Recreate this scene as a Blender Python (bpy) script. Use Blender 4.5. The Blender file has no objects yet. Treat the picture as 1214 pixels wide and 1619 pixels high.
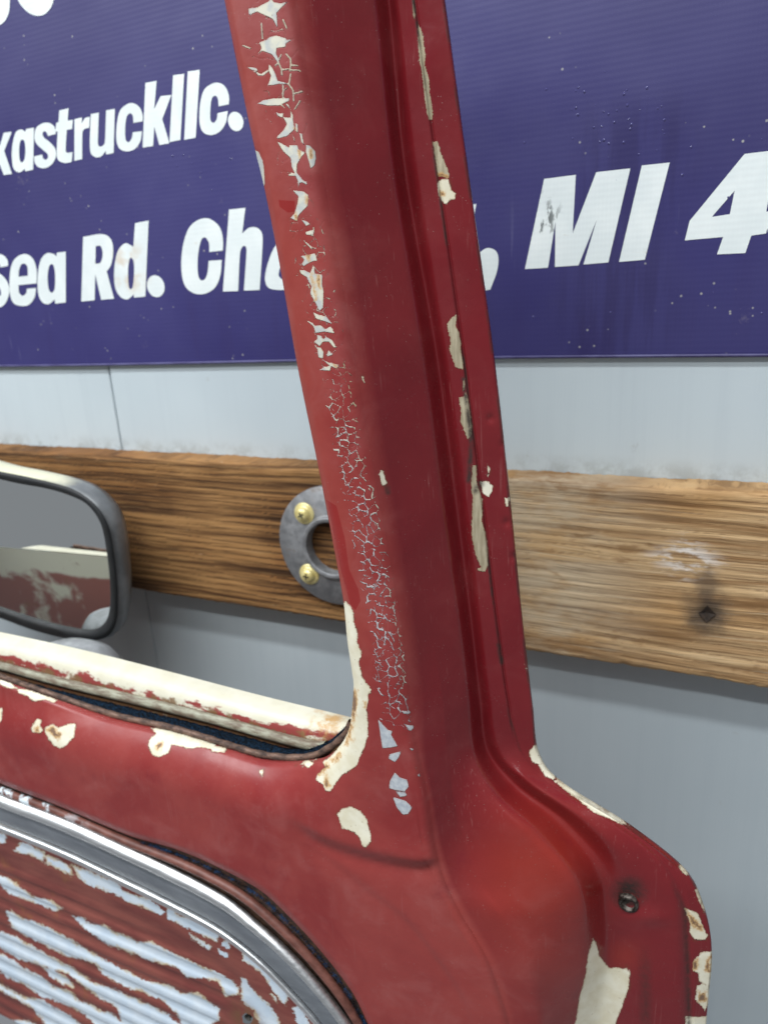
import bpy, bmesh, math, random
import numpy as np
from mathutils import Matrix, Vector

# ------------------------------------------------------------------ camera
# The wall is the plane y = YW, x runs along it, z is up; the camera stands at CAM.
F_PX, CX, CY = 1111.0, 607.0, 809.5
CAM = np.array([0.0, 0.0, 1.45])
va = np.array([-2507.0, -206.0, F_PX]); va /= np.linalg.norm(va)          # -x in the lens frame
vb = np.array([198.0, 3585.0, F_PX]); vb -= va*vb.dot(va); vb /= np.linalg.norm(vb)  # -z
vc = np.cross(vb, va); vc /= np.linalg.norm(vc)
if vc[2] < 0: vc = -vc

def P(px, py, Y):
    """point where the sight line through picture point (px, py) meets the plane y = Y"""
    px, py, Y = np.broadcast_arrays(np.asarray(px, float), np.asarray(py, float), np.asarray(Y, float))
    r = np.stack([(px-CX)/F_PX, (py-CY)/F_PX, np.ones_like(px)], -1)
    d = np.stack([-(r@va), r@vc, -(r@vb)], -1)
    return CAM + d*(Y/d[..., 1])[..., None]

scene = bpy.context.scene
C = scene.collection
cam_d = bpy.data.cameras.new('camera'); cam = bpy.data.objects.new('camera', cam_d); C.objects.link(cam)
M = Matrix(((-va[0], va[1], va[2], CAM[0]), (vc[0], -vc[1], -vc[2], CAM[1]), (-vb[0], vb[1], vb[2], CAM[2]), (0, 0, 0, 1)))
cam.matrix_world = M
cam_d.sensor_fit = 'VERTICAL'; cam_d.sensor_height = 36.0; cam_d.lens = F_PX/1619*36
cam_d.clip_start = 0.01; cam_d.clip_end = 60
cam_d.dof.use_dof = True; cam_d.dof.focus_distance = 0.47; cam_d.dof.aperture_fstop = 7.2
scene.camera = cam

# ------------------------------------------------------------------ light: workshop with rows of ceiling tubes
w = bpy.data.worlds.new('World'); scene.world = w; w.use_nodes = True
bg = w.node_tree.nodes['Background']; bg.inputs[0].default_value = (0.88, 0.93, 1.0, 1); bg.inputs[1].default_value = 0.25
def tube(name, loc, sx, sy, energy, col=(0.93, 0.97, 1.0)):
    d = bpy.data.lights.new(name, 'AREA'); d.shape = 'RECTANGLE'; d.size = sx; d.size_y = sy; d.energy = energy; d.color = col
    o = bpy.data.objects.new(name, d); C.objects.link(o); o.location = loc
    return o
tube('ceiling_light', (-0.75, -0.55, 3.35), 3.2, 0.16, 68)
tube('ceiling_light', (-0.85, -1.45, 3.35), 3.2, 0.16, 74)
tube('ceiling_light', (-3.2, -1.0, 3.35), 0.16, 2.4, 34)
scene.view_settings.view_transform = 'Standard'; scene.view_settings.look = 'None'
scene.view_settings.exposure = 0.12; scene.view_settings.gamma = 1.0
scene.cycles.use_denoising = True
scene.cycles.max_bounces = 8

# ------------------------------------------------------------------ node helper
class NT:
    def __init__(s, name, rough=0.5, metal=0.0, spec=0.5, coat=0.0):
        s.m = bpy.data.materials.new(name); s.m.use_nodes = True
        s.t = s.m.node_tree; s.n = s.t.nodes; s.l = s.t.links
        s.b = s.n['Principled BSDF']
        s.b.inputs['Roughness'].default_value = rough; s.b.inputs['Metallic'].default_value = metal
        s.b.inputs['Specular IOR Level'].default_value = spec; s.b.inputs['Coat Weight'].default_value = coat
        s._co = None
    def put(s, sock, v):
        if isinstance(v, (int, float)): sock.default_value = v
        elif isinstance(v, tuple): sock.default_value = v if len(v) == 4 or sock.type == 'VECTOR' else v+(1,)
        else: s.l.new(v, sock)
    def co(s):
        if s._co is None: s._co = s.n.new('ShaderNodeNewGeometry').outputs['Position']
        return s._co
    def scaled(s, v, sc):
        k = s.n.new('ShaderNodeVectorMath'); k.operation = 'MULTIPLY'; s.put(k.inputs[0], v); k.inputs[1].default_value = sc
        return k.outputs[0]
    def vadd(s, a, b):
        k = s.n.new('ShaderNodeVectorMath'); k.operation = 'ADD'; s.put(k.inputs[0], a); s.put(k.inputs[1], b); return k.outputs[0]
    def dist(s, p):
        k = s.n.new('ShaderNodeVectorMath'); k.operation = 'DISTANCE'; s.put(k.inputs[0], s.co()); k.inputs[1].default_value = tuple(p)
        return k.outputs['Value']
    def noise(s, scale, detail=3, rough=0.55, vec=None, dist=0.0, col=False):
        k = s.n.new('ShaderNodeTexNoise'); s.put(k.inputs['Vector'], vec if vec is not None else s.co())
        k.inputs['Scale'].default_value = scale; k.inputs['Detail'].default_value = detail
        k.inputs['Roughness'].default_value = rough; k.inputs['Distortion'].default_value = dist
        return k.outputs['Color' if col else 'Fac']
    def voro(s, scale, vec=None, feat='F1', rnd=1.0):
        k = s.n.new('ShaderNodeTexVoronoi'); k.feature = feat; s.put(k.inputs['Vector'], vec if vec is not None else s.co())
        k.inputs['Scale'].default_value = scale; k.inputs['Randomness'].default_value = rnd
        return k.outputs['Distance']
    def wave(s, scale, axis='Z', dist=0.0, vec=None, dscale=1.0):
        k = s.n.new('ShaderNodeTexWave'); k.bands_direction = axis; s.put(k.inputs['Vector'], vec if vec is not None else s.co())
        k.inputs['Scale'].default_value = scale; k.inputs['Distortion'].default_value = dist; k.inputs['Detail Scale'].default_value = dscale
        return k.outputs['Fac']
    def attr(s, name, vec=False):
        k = s.n.new('ShaderNodeAttribute'); k.attribute_name = name; return k.outputs['Vector' if vec else 'Fac']
    def math(s, op, a, b=0.0, c=0.0):
        k = s.n.new('ShaderNodeMath'); k.operation = op
        s.put(k.inputs[0], a); s.put(k.inputs[1], b); s.put(k.inputs[2], c); return k.outputs[0]
    def step(s, v, lo, hi, a=0.0, b=1.0):
        k = s.n.new('ShaderNodeMapRange'); k.interpolation_type = 'SMOOTHSTEP'
        s.put(k.inputs[0], v); s.put(k.inputs[1], lo); s.put(k.inputs[2], hi); s.put(k.inputs[3], a); s.put(k.inputs[4], b)
        return k.outputs[0]
    def mix(s, f, a, b, mode='MIX'):
        k = s.n.new('ShaderNodeMix'); k.data_type = 'RGBA'; k.blend_type = mode
        s.put(k.inputs[0], f); s.put(k.inputs[6], a); s.put(k.inputs[7], b); return k.outputs[2]
    def bump(s, h, strength=0.3, dist=0.001, base=None):
        k = s.n.new('ShaderNodeBump'); k.inputs['Strength'].default_value = strength; k.inputs['Distance'].default_value = dist
        s.put(k.inputs['Height'], h)
        if base is not None: s.l.new(base, k.inputs['Normal'])
        return k.outputs[0]
    def done(s, col, rough=None, normal=None, metal=None):
        s.put(s.b.inputs['Base Color'], col)
        if rough is not None: s.put(s.b.inputs['Roughness'], rough)
        if metal is not None: s.put(s.b.inputs['Metallic'], metal)
        if normal is not None: s.l.new(normal, s.b.inputs['Normal'])
        return s.m

# ------------------------------------------------------------------ mesh helpers
def empty(name, loc=(0, 0, 0)):
    o = bpy.data.objects.new(name, None); C.objects.link(o); o.location = loc; o.empty_display_size = 0.05
    return o
def tag(o, label=None, cat=None, group=None, kind=None):
    if label: o['label'] = label
    if cat: o['category'] = cat
    if group: o['group'] = group
    if kind: o['kind'] = kind
    return o
def obj(name, V, Fs, mat, parent=None, attrs=None, smooth=True):
    V = np.asarray(V, float)
    off = np.array(parent_world(parent)) if parent else np.zeros(3)
    me = bpy.data.meshes.new(name)
    me.from_pydata((V-off).tolist(), [], [tuple(int(i) for i in f) for f in Fs])
    if attrs:
        for k, a in attrs.items():
            at = me.attributes.new(k, 'FLOAT', 'POINT'); at.data.foreach_set('value', np.asarray(a, np.float32).ravel())
    if smooth: me.polygons.foreach_set('use_smooth', np.ones(len(me.polygons), bool))
    me.materials.append(mat); me.update()
    o = bpy.data.objects.new(name, me); C.objects.link(o); o.parent = parent
    return o
def parent_world(p):
    v = Vector((0, 0, 0))
    while p is not None: v += p.location; p = p.parent
    return v
def grid_faces(n, m, off=0, close=False):
    i = np.arange(n-1)[:, None]; j = np.arange(m if close else m-1)[None, :]; j2 = (j+1) % m
    a = i*m+j; b = i*m+j2; c = (i+1)*m+j2; d = (i+1)*m+j
    return (np.stack([a, b, c, d], -1).reshape(-1, 4)+off)
def catmull(pts, n, closed=False):
    """resample a polyline of control points (any dimension) smoothly at n even arc-length steps"""
    p = np.asarray(pts, float); k = len(p)
    if closed: q = np.vstack([p[-1], p, p[0], p[1]]); segs = k
    else: q = np.vstack([2*p[0]-p[1], p, 2*p[-1]-p[-2]]); segs = k-1
    t = np.linspace(0, 1, 24, endpoint=False)[:, None]; out = []
    for i in range(segs):
        a, b, c, d = q[i], q[i+1], q[i+2], q[i+3]
        m1, m2 = (c-a)/2, (d-b)/2
        lim = np.linalg.norm(c-b)*1.0+1e-9
        for mm in (m1, m2):
            L = np.linalg.norm(mm)
            if L > lim: mm *= lim/L
        out.append((2*t**3-3*t**2+1)*b+(t**3-2*t**2+t)*m1+(-2*t**3+3*t**2)*c+(t**3-t**2)*m2)
    out.append((p[0] if closed else p[-1])[None]); o = np.vstack(out)
    s = np.concatenate([[0], np.cumsum(np.linalg.norm(np.diff(o, axis=0), axis=1))])
    u = np.linspace(0, s[-1], n, endpoint=not closed)
    return np.stack([np.interp(u, s, o[:, i]) for i in range(p.shape[1])], -1)
def tube_mesh(path, r, k=10, wob=None):
    path = np.asarray(path, float); n = len(path); T = np.gradient(path, axis=0); T /= np.linalg.norm(T, axis=1)[:, None]
    up = np.array([0, -1.0, 0.2]); A = np.cross(T, up); A /= np.linalg.norm(A, axis=1)[:, None]; B = np.cross(A, T)
    th = np.linspace(0, 2*math.pi, k, endpoint=False)
    rr = np.broadcast_to(np.asarray(r, float), (n,))[:, None, None]
    V = path[:, None]+rr*(np.cos(th)[None, :, None]*A[:, None]+np.sin(th)[None, :, None]*B[:, None])
    return V.reshape(-1, 3), grid_faces(n, k, close=True)
rng = np.random.default_rng(7)

def poly_sd(px, py, poly):
    """signed distance (positive inside) to a polygon, in picture units of the surface chart"""
    q = np.asarray(poly, float); a = q; b = np.roll(q, -1, 0)
    d = np.full(px.shape, 1e9); ins = np.zeros(px.shape, bool)
    for (x0, y0), (x1, y1) in zip(a, b):
        ex, ey = x1-x0, y1-y0; L = ex*ex+ey*ey+1e-9
        t = np.clip(((px-x0)*ex+(py-y0)*ey)/L, 0, 1)
        d = np.minimum(d, np.hypot(px-x0-t*ex, py-y0-t*ey))
        c = ((y0 > py) != (y1 > py)) & (px < ex*(py-y0)/(ey if abs(ey) > 1e-9 else 1e-9)+x0)
        ins ^= c
    return np.where(ins, d, -d)
def line_d(px, py, pts):
    p = np.asarray(pts, float); d = np.full(px.shape, 1e9)
    for (x0, y0), (x1, y1) in zip(p[:-1, :2], p[1:, :2]):
        ex, ey = x1-x0, y1-y0; t = np.clip(((px-x0)*ex+(py-y0)*ey)/(ex*ex+ey*ey+1e-9), 0, 1)
        d = np.minimum(d, np.hypot(px-x0-t*ex, py-y0-t*ey))
    return d
def union(sd, px, py, polys, margin=14):
    for q in polys:
        q = np.asarray(q, float)
        sel = (px > q[:, 0].min()-margin) & (px < q[:, 0].max()+margin) & (py > q[:, 1].min()-margin) & (py < q[:, 1].max()+margin)
        if sel.any(): sd[sel] = np.maximum(sd[sel], poly_sd(px[sel], py[sel], q))
    return sd
def crop(ox, oy, s, pts): return [(ox+x/s, oy+y/s) for x, y in pts]

# ------------------------------------------------------------------ distances
Y0 = 0.400                 # inner face of the door
# board front: choose its plane so that the board is a 184 mm plank
def board_h(y): return P(987, 768, y)[2]-P(987, 1051, y)[2]
YB = 0.8*0.184/board_h(0.8)
YW = YB+0.038

# ================================================================== materials of the setting
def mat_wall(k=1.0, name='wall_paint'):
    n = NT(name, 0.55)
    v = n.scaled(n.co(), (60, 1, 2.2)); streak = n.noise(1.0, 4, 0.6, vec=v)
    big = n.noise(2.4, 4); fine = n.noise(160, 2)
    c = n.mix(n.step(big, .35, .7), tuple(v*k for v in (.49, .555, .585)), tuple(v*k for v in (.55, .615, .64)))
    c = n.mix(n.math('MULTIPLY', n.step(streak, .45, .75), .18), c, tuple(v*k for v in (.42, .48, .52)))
    dirt = n.noise(26, 6, .7)
    c = n.mix(n.step(dirt, .66, .74, 0, .45), c, (.36, .38, .36))
    # grime that settled on the wall just above the plank
    sep = n.n.new('ShaderNodeSeparateXYZ'); n.put(sep.inputs[0], n.co()); z = sep.outputs[2]
    band = n.math('MULTIPLY', n.step(z, ZBT+.001, ZBT+.022, 1, 0), n.step(z, ZBT-.02, ZBT-.01, 0, 1))
    g = n.math('MULTIPLY', band, n.step(n.noise(45, 5, .7), .40, .66))
    c = n.mix(n.math('MULTIPLY', g, .4), c, (.22, .23, .21))
    wv = n.wave(95, 'X', .4)
    h = n.math('ADD', n.math('MULTIPLY', wv, .25), n.math('MULTIPLY', fine, .3))
    return n.done(c, n.step(big, .3, .7, .45, .62), n.bump(h, .10, .001))

def mat_wood():
    n = NT('weathered_wood', 0.75, spec=.25)
    warp = n.noise(3.2, 3, .5, vec=n.scaled(n.co(), (1.0, 1, 3)), col=True)
    wv = n.vadd(n.co(), n.scaled(warp, (0, 0.0, .020)))
    g1 = n.noise(1, 5, .62, vec=n.scaled(wv, (3.6, 3, 105)), dist=.5)
    g2 = n.noise(1, 4, .6, vec=n.scaled(wv, (9, 9, 520)))
    ring = n.attr('ring')
    sep = n.n.new('ShaderNodeSeparateXYZ'); n.put(sep.inputs[0], n.co()); x, z = sep.outputs[0], sep.outputs[2]
    blot = n.noise(7, 4, .6)
    bleach = n.step(n.math('ADD', x, n.math('MULTIPLY', n.math('SUBTRACT', blot, .5), .10)), -.27, -.13)
    # brown, oiled stretch
    big = n.noise(1, 4, .6, vec=n.scaled(n.co(), (5, 5, 16)))
    a = n.mix(n.step(g1, .34, .60), n.mix(n.step(big, .4, .65), (.040, .017, .006), (.12, .054, .020)), n.mix(n.step(big, .35, .65), (.25, .112, .036), (.40, .21, .078)))
    a = n.mix(n.math('MULTIPLY', n.step(ring, .40, .75), n.step(big, .30, .62, .97, .55)), a, (.050, .022, .009))
    a = n.mix(n.step(g2, .56, .75, 0, .45), a, (.42, .25, .10))
    a = n.mix(n.step(n.noise(9, 4, .65), .60, .72, 0, .55), a, (.10, .06, .035))
    # pale, sun-bleached stretch
    b = n.mix(n.step(g1, .32, .62), n.mix(n.step(big, .38, .62), (.20, .098, .036), (.30, .165, .070)), n.mix(n.step(big, .35, .65), (.52, .30, .125), (.66, .45, .24)))
    b = n.mix(n.step(ring, .45, .95, 0, .7), b, (.23, .125, .055))
    pale = n.math('MULTIPLY', n.step(x, -.13, -.005, 1, 0), n.step(n.noise(16, 5, .65, vec=n.scaled(n.co(), (.6, 1, 1.6))), .36, .62))
    b = n.mix(n.math('MULTIPLY', pale, .7), b, (.60, .50, .36))
    b = n.mix(n.step(n.noise(1, 4, .6, vec=n.scaled(n.co(), (22, 22, 60))), .60, .70, 0, .6), b, (.25, .13, .05))
    c = n.mix(bleach, a, b)
    g3 = n.noise(1, 3, .6, vec=n.scaled(wv, (14, 14, 900)))
    c = n.mix(n.step(g3, .54, .66, 0, .55), c, n.mix(bleach, (.045, .020, .008), (.16, .085, .036)))
    c = n.mix(n.step(n.noise(1, 3, .6, vec=n.scaled(wv, (10, 10, 640))), .60, .70, 0, .45), c, n.mix(bleach, (.40, .24, .10), (.66, .54, .37)))
    # rubbed white scratches and the dark stain round the bolt hole
    hp = HOLE
    sx = n.math('SUBTRACT', x, hp[0]); sz = n.math('SUBTRACT', z, hp[2])
    rr = n.math('SQRT', n.math('ADD', n.math('MULTIPLY', sx, sx), n.math('MULTIPLY', n.math('MULTIPLY', sz, sz), .8)))
    rn = n.math('ADD', rr, n.math('MULTIPLY', n.math('SUBTRACT', n.noise(70, 4, .6), .5), .022))
    c = n.mix(n.step(rn, .006, .030, .85, 0), c, (.060, .048, .040))
    sz2 = n.math('SUBTRACT', sz, .030); rr2 = n.math('ADD', n.math('ABSOLUTE', n.math('MULTIPLY', n.math('ADD', sx, .002), 1.3)), n.math('ABSOLUTE', sz2))
    c = n.mix(n.step(n.math('ADD', rr2, n.math('MULTIPLY', n.math('SUBTRACT', n.noise(60, 4), .5), .02)), .006, .026, .6, 0), c, (.09, .065, .05))
    wx = n.math('ADD', sx, .022); wz = n.math('SUBTRACT', sz, .052)
    wr = n.math('ADD', n.math('ABSOLUTE', n.math('MULTIPLY', wx, .55)), n.math('ABSOLUTE', n.math('MULTIPLY', wz, .75)))
    wm = n.math('MULTIPLY', n.step(wr, .005, .026, 1, 0), n.step(n.noise(1, 4, .7, vec=n.scaled(n.co(), (40, 40, 150))), .44, .60))
    c = n.mix(n.math('MULTIPLY', wm, .9), c, (.78, .72, .66))
    fl = n.noise(1, 3, .6, vec=n.scaled(n.co(), (70, 70, 380)))
    c = n.mix(n.step(fl, .70, .76, 0, .5), c, (.66, .56, .42))
    h = n.math('ADD', n.math('MULTIPLY', g1, .7), n.math('MULTIPLY', g2, .5))
    return n.done(c, n.step(g1, .3, .7, .85, .6), n.bump(n.math('ADD', h, n.math('MULTIPLY', g3, .5)), .8, .002))

def mat_banner():
    n = NT('banner_vinyl', 0.36, spec=.55)
    big = n.noise(3.0, 3); c = n.mix(n.step(big, .3, .7), (.026, .021, .118), (.036, .031, .145))
    wx = n.wave(62, 'Z', .25, vec=n.co()); wz = n.wave(95, 'X', .2)
    streak = n.noise(1, 4, .6, vec=n.scaled(n.co(), (42, 1, 2.0)))
    sep = n.n.new('ShaderNodeSeparateXYZ'); n.put(sep.inputs[0], n.co()); z = sep.outputs[2]
    low = n.step(z, ZBAN+.02, ZBAN+.17, 1, 0)
    c = n.mix(n.math('MULTIPLY', low, n.step(streak, .50, .68, 0, .55)), c, (.030, .022, .115))
    c = n.mix(n.math('MULTIPLY', low, n.step(n.noise(1, 4, .6, vec=n.scaled(n.co(), (90, 1, 5))), .66, .74, 0, .5)), c, (.22, .22, .36))
    sx_ = sep.outputs[0]; x0 = float(P(985, 350, YW)[0]); z0 = float(P(985, 165, YW)[2])
    dx_ = n.math('ABSOLUTE', n.math('SUBTRACT', sx_, x0))
    wet = n.math('MULTIPLY', n.math('MULTIPLY', n.step(n.math('ADD', dx_, n.math('MULTIPLY', n.math('SUBTRACT', n.noise(12, 4), .5), .05)), .025, .065, 1, 0), n.step(z, z0-.03, z0+.02, 1, 0)), n.step(n.noise(1, 4, .6, vec=n.scaled(n.co(), (70, 1, 7))), .36, .58))
    c = n.mix(n.math('MULTIPLY', wet, .6), c, (.018, .012, .085))
    sp = n.voro(105); keep = n.step(n.noise(19, 2), .56, .64)
    c = n.mix(n.math('MULTIPLY', n.step(sp, .07, .14, .8, 0), keep), c, (.40, .39, .36))
    c = n.mix(n.step(n.noise(24, 5, .7), .68, .78, 0, .30), c, (.26, .23, .27))
    h = n.math('ADD', n.math('MULTIPLY', wx, .55), n.math('MULTIPLY', wz, .35))
    return n.done(c, n.step(n.noise(9, 4), .3, .7, .42, .56), n.bump(h, .075, .0006, n.bump(n.noise(10, 2), .14, .01)))

def mat_letter():
    n = NT('banner_white_print', 0.45)
    c = n.mix(n.step(n.noise(30, 4), .35, .75), (.72, .77, .76), (.80, .84, .82))
    c = n.mix(n.step(n.noise(1, 4, .7, vec=n.scaled(n.co(), (35, 35, 90))), .66, .76, 0, .4), c, (.52, .45, .33))
    # brown stain on the d, black scuff on the M
    d = n.dist(P(205, 425, YW-.004)); st = n.math('MULTIPLY', n.step(d, .012, .040, 1, 0), n.step(n.noise(45, 4), .42, .62))
    c = n.mix(n.math('MULTIPLY', st, .65), c, (.62, .50, .36))
    d2 = n.dist(P(853, 345, YW-.004)); st2 = n.math('MULTIPLY', n.step(d2, .006, .028, 1, 0), n.step(n.noise(1, 5, .7, vec=n.scaled(n.co(), (130, 1, 60))), .52, .62))
    c = n.mix(n.math('MULTIPLY', st2, .9), c, (.06, .07, .07))
    h = n.math('ADD', n.math('MULTIPLY', n.wave(62, 'Z', .25), .55), n.math('MULTIPLY', n.wave(95, 'X', .2), .35))
    return n.done(c, .45, n.bump(h, .12, .0006))

def simple(name, col, rough=.5, metal=0.0, var=.25, scale=60, bump=.1, spec=.5):
    n = NT(name, rough, metal, spec)
    f = n.noise(scale, 4, .6); dk = tuple(v*(1-var) for v in col); lt = tuple(min(1, v*(1+var)) for v in col)
    return n.done(n.mix(n.step(f, .3, .7), dk, lt), n.step(f, .3, .7, rough*.85, min(1, rough*1.15)), n.bump(n.noise(scale*4, 3), bump, .0006))

# ================================================================== the setting: wall of two painted sheets
ZBT = float(P(987, 768, YB)[2]); ZBB = float(P(1214, 1088, YB)[2])
ZBAN = float(P(607, 571, YW)[2])
HOLE = P(1117, 970, YB)
XS = float(P(181, 640, YW)[0])
wall = tag(empty('wall', (0, YW, 0)), kind='structure')
MW = mat_wall()
def box_v(x0, x1, y0, y1, z0, z1):
    V = [(x, y, z) for x in (x0, x1) for y in (y0, y1) for z in (z0, z1)]
    F = [(0, 1, 3, 2), (4, 6, 7, 5), (0, 4, 5, 1), (2, 3, 7, 6), (0, 2, 6, 4), (1, 5, 7, 3)]
    return V, F
def bevel_box(name, x0, x1, y0, y1, z0, z1, mat, parent, b=.002):
    V, F = box_v(x0, x1, y0, y1, z0, z1); o = obj(name, V, F, mat, parent, smooth=False)
    m = o.modifiers.new('bevel', 'BEVEL'); m.width = b; m.segments = 2
    return o
ZJ = (ZBT+ZBB)/2; MWL = mat_wall(.84, 'lower_wall_paint_shaded')  # lower panels: same paint, darkened in colour for light falling off down the wall
bevel_box('wall_panel', -2.6, XS-.0015, YW+.001, YW+.02, ZJ+.001, 2.6, MW, wall)
bevel_box('wall_panel', XS+.0015, 1.6, YW, YW+.02, ZJ+.001, 2.6, MW, wall)
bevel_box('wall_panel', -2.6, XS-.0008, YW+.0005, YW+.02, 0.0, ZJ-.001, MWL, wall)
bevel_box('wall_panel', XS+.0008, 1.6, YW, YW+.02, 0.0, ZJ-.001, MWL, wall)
bevel_box('batten', XS-.03, XS+.03, YW+.0205, YW+.03, 0.0, 2.6, simple('dark_batten', (.10, .11, .12), .7), wall)

# ---- plank
def make_board():
    nx, nz = 620, 70
    x = np.linspace(-1.9, .75, nx); t = np.linspace(0, 1, nz)
    X, T = np.meshgrid(x, t, indexing='ij')
    top = ZBT+.0004*np.sin(x*31)+.0003*np.sin(x*83+1)+rng.normal(0, .00035, nx); bot = ZBB+.0004*np.sin(x*27+2)+.0003*np.sin(x*71)+rng.normal(0, .00035, nx)
    Z = bot[:, None]+(top-bot)[:, None]*T
    # growth rings of a flat-sawn plank: long lines that bend slowly, stood proud where the soft wood has worn
    zz = (Z-ZBB)/.184
    ph = zz*21+.55*np.sin(X*2.3+zz*3)+.32*np.sin(X*6.1+1.3+zz*5)+.15*np.sin(X*17+zz*11)+1.6*np.exp(-((X-.15)**2)/.05)*(zz-.5)**2*4
    ring = .5+.5*np.sin(2*math.pi*ph); ring = ring**2.2
    amp = .00045+.0007*np.clip((X+.25)/.2, 0, 1)
    Y = YB-amp*(1-ring)+.0004*np.sin(X*5)+rng.normal(0, .00006, X.shape)
    e = np.minimum(T, 1-T)*.184
    Y = Y+.0030*np.clip(1-e/.0045, 0, 1)**2
    hd = np.hypot(X-HOLE[0], (Z-HOLE[2])*.9); Y = Y+.0035*np.clip(1-hd/.012, 0, 1)
    V = np.stack([X, Y, Z], -1)
    back = V[:, -1].copy(); back[:, 1] = YW-.0005; backb = V[:, 0].copy(); backb[:, 1] = YW-.0005
    mid = V[:, -1].copy(); mid[:, 1] = YB+.012; mid[:, 2] += rng.normal(0, .0003, nx); midb = V[:, 0].copy(); midb[:, 1] = YB+.012
    A = np.concatenate([backb[:, None], midb[:, None], V, mid[:, None], back[:, None]], 1)
    R = np.concatenate([ring[:, :1]*.2, ring[:, :1]*.3, ring, ring[:, -1:]*.2, ring[:, -1:]*.1], 1)
    o = obj('wooden_plank', A.reshape(-1, 3), grid_faces(nx, nz+4), mat_wood(), None, {'ring': R.ravel()})
    return tag(o, 'long weathered wooden plank screwed across the wall behind the door', 'plank')
plank = make_board()
# dark flush dish on the solid plank, its colour standing for the hole's shade
def dark_hole_dish():
    h = HOLE; k = 8; V = []
    for r, y in ((.0080, -.0030), (.0066, -.0026), (.0040, -.0012), (.0015, -.0002)):
        for i in range(k):
            a = i*2*math.pi/k+.05; r_ = r; r = r*(1, .72, 1.1, .6, .95, .7, 1.15, .65)[i]; V.append((h[0]+r*math.cos(a), h[1]+y+.002, h[2]+r*math.sin(a))); r = r_
    F = [tuple(f) for f in grid_faces(4, k, close=True)]+[tuple(range(3*k, 4*k))]
    return obj('bolt_hole', V, F, simple('hole_dark', (.035, .022, .014), .8, var=.5, scale=300), plank, smooth=False)
dark_hole_dish()

# ---- banner with its print
YBAN = YW-.0030
def ban_y(X, Z): return YBAN-.0005*(1+np.sin(X*9+1.2*np.sin(Z*7)))*np.clip((Z-ZBAN)/.03, .15, 1)
def make_banner():
    nx, nz = 140, 60
    x = np.linspace(-1.7, .8, nx); z = np.linspace(ZBAN, ZBAN+.75, nz); X, Z = np.meshgrid(x, z, indexing='ij')
    Y = ban_y(X, Z)
    Zr = Z-.0012*np.sin(X*6)*(Z == Z[:, :1])
    return obj('banner', np.stack([X, Y, Zr], -1).reshape(-1, 3), grid_faces(nx, nz), mat_banner(), None)
banner = tag(make_banner(), 'purple vinyl banner with white lettering on the wall above the plank', 'banner')
n_ = NT('banner_hem', .4); hem_m = n_.done(n_.mix(n_.step(n_.noise(1, 3, .6, vec=n_.scaled(n_.co(), (30, 1, 1))), .3, .7), (.040, .033, .12), (.085, .08, .20)), .4)
xs = np.linspace(-1.7, .8, 160)
hv = np.stack([xs, np.full(160, YBAN-.0016), ZBAN+.0016-.0012*np.sin(xs*6)], -1)
tv, tf = tube_mesh(hv, .0016, 8); obj('hem', tv, tf, hem_m, banner)

def outline(pts):
    """closed glyph outline: smooth points, and corner points marked with a third value"""
    p = [(q[0], q[1]) for q in pts]; cor = [len(q) > 2 for q in pts]; k = len(p); out = []
    for i in range(k):
        a, b, c, d = (np.array(p[(i+j) % k], float) for j in (-1, 0, 1, 2))
        cb, cc = cor[i], cor[(i+1) % k]
        L = np.linalg.norm(c-b)
        m1 = (c-b) if cb else (c-a)/2; m2 = (c-b) if cc else (d-b)/2
        if np.linalg.norm(m1) > 1.3*L: m1 *= 1.3*L/np.linalg.norm(m1)
        if np.linalg.norm(m2) > 1.3*L: m2 *= 1.3*L/np.linalg.norm(m2)
        N = 1 if (cb and cc) else 6
        for t in np.linspace(0, 1, N, endpoint=False):
            out.append((2*t**3-3*t**2+1)*b+(t**3-2*t**2+t)*m1+(-2*t**3+3*t**2)*c+(t**3-t**2)*m2)
    return np.array(out)
def ell(cx, cy, rx, ry, sh=0.0, n=28):
    return [(cx+rx*math.cos(a)-sh*ry*math.sin(a), cy+ry*math.sin(a)) for a in np.linspace(0, 2*math.pi, n, endpoint=False)]
ML = mat_letter()
def letter(*loops):
    """each loop: points on the banner sheet as (x, z); the first outer, others counters"""
    cu = bpy.data.curves.new('letter', 'CURVE'); cu.dimensions = '2D'; cu.fill_mode = 'BOTH'
    for lp in loops:
        s = cu.splines.new('POLY'); s.points.add(len(lp)-1); s.use_cyclic_u = True
        for i, (x, z) in enumerate(lp): s.points[i].co = (x, z, 0, 1)
    tmp = bpy.data.objects.new('tmp', cu); C.objects.link(tmp)
    dg = bpy.context.evaluated_depsgraph_get(); me = bpy.data.meshes.new_from_object(tmp.evaluated_get(dg))
    bpy.data.objects.remove(tmp); bpy.data.curves.remove(cu)
    for v in me.vertices: v.co = (v.co.x, float(ban_y(v.co.x, v.co.y))-.0003, v.co.y)
    me.materials.clear(); me.materials.append(ML); me.name = 'letter'
    o = bpy.data.objects.new('letter', me); C.objects.link(o); o.parent = banner
    return o
def trace(ox, oy, s, *loops):
    res = []
    for lp in loops:
        q = outline(lp); w3 = P(ox+q[:, 0]/s, oy+q[:, 1]/s, YBAN); res.append(w3[:, [0, 2]])
    return res
c = 1
S1 = (0, 0, 2.8905)
A1 = [(122,590,c),(158,583,c),(154,776,c),(118,784,c),(117,772,c),(90,788),(65,770),(57,720),(60,660),(75,605),(100,592),(118,603,c)]
L_x = [(20,607,c),(57,602,c),(22,690,c),(58,795,c),(20,800,c),(-2,742,c),(-20,806,c),(-60,812,c),(-22,715,c),(-50,625,c),(-14,616,c),(2,668,c)]
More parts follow.
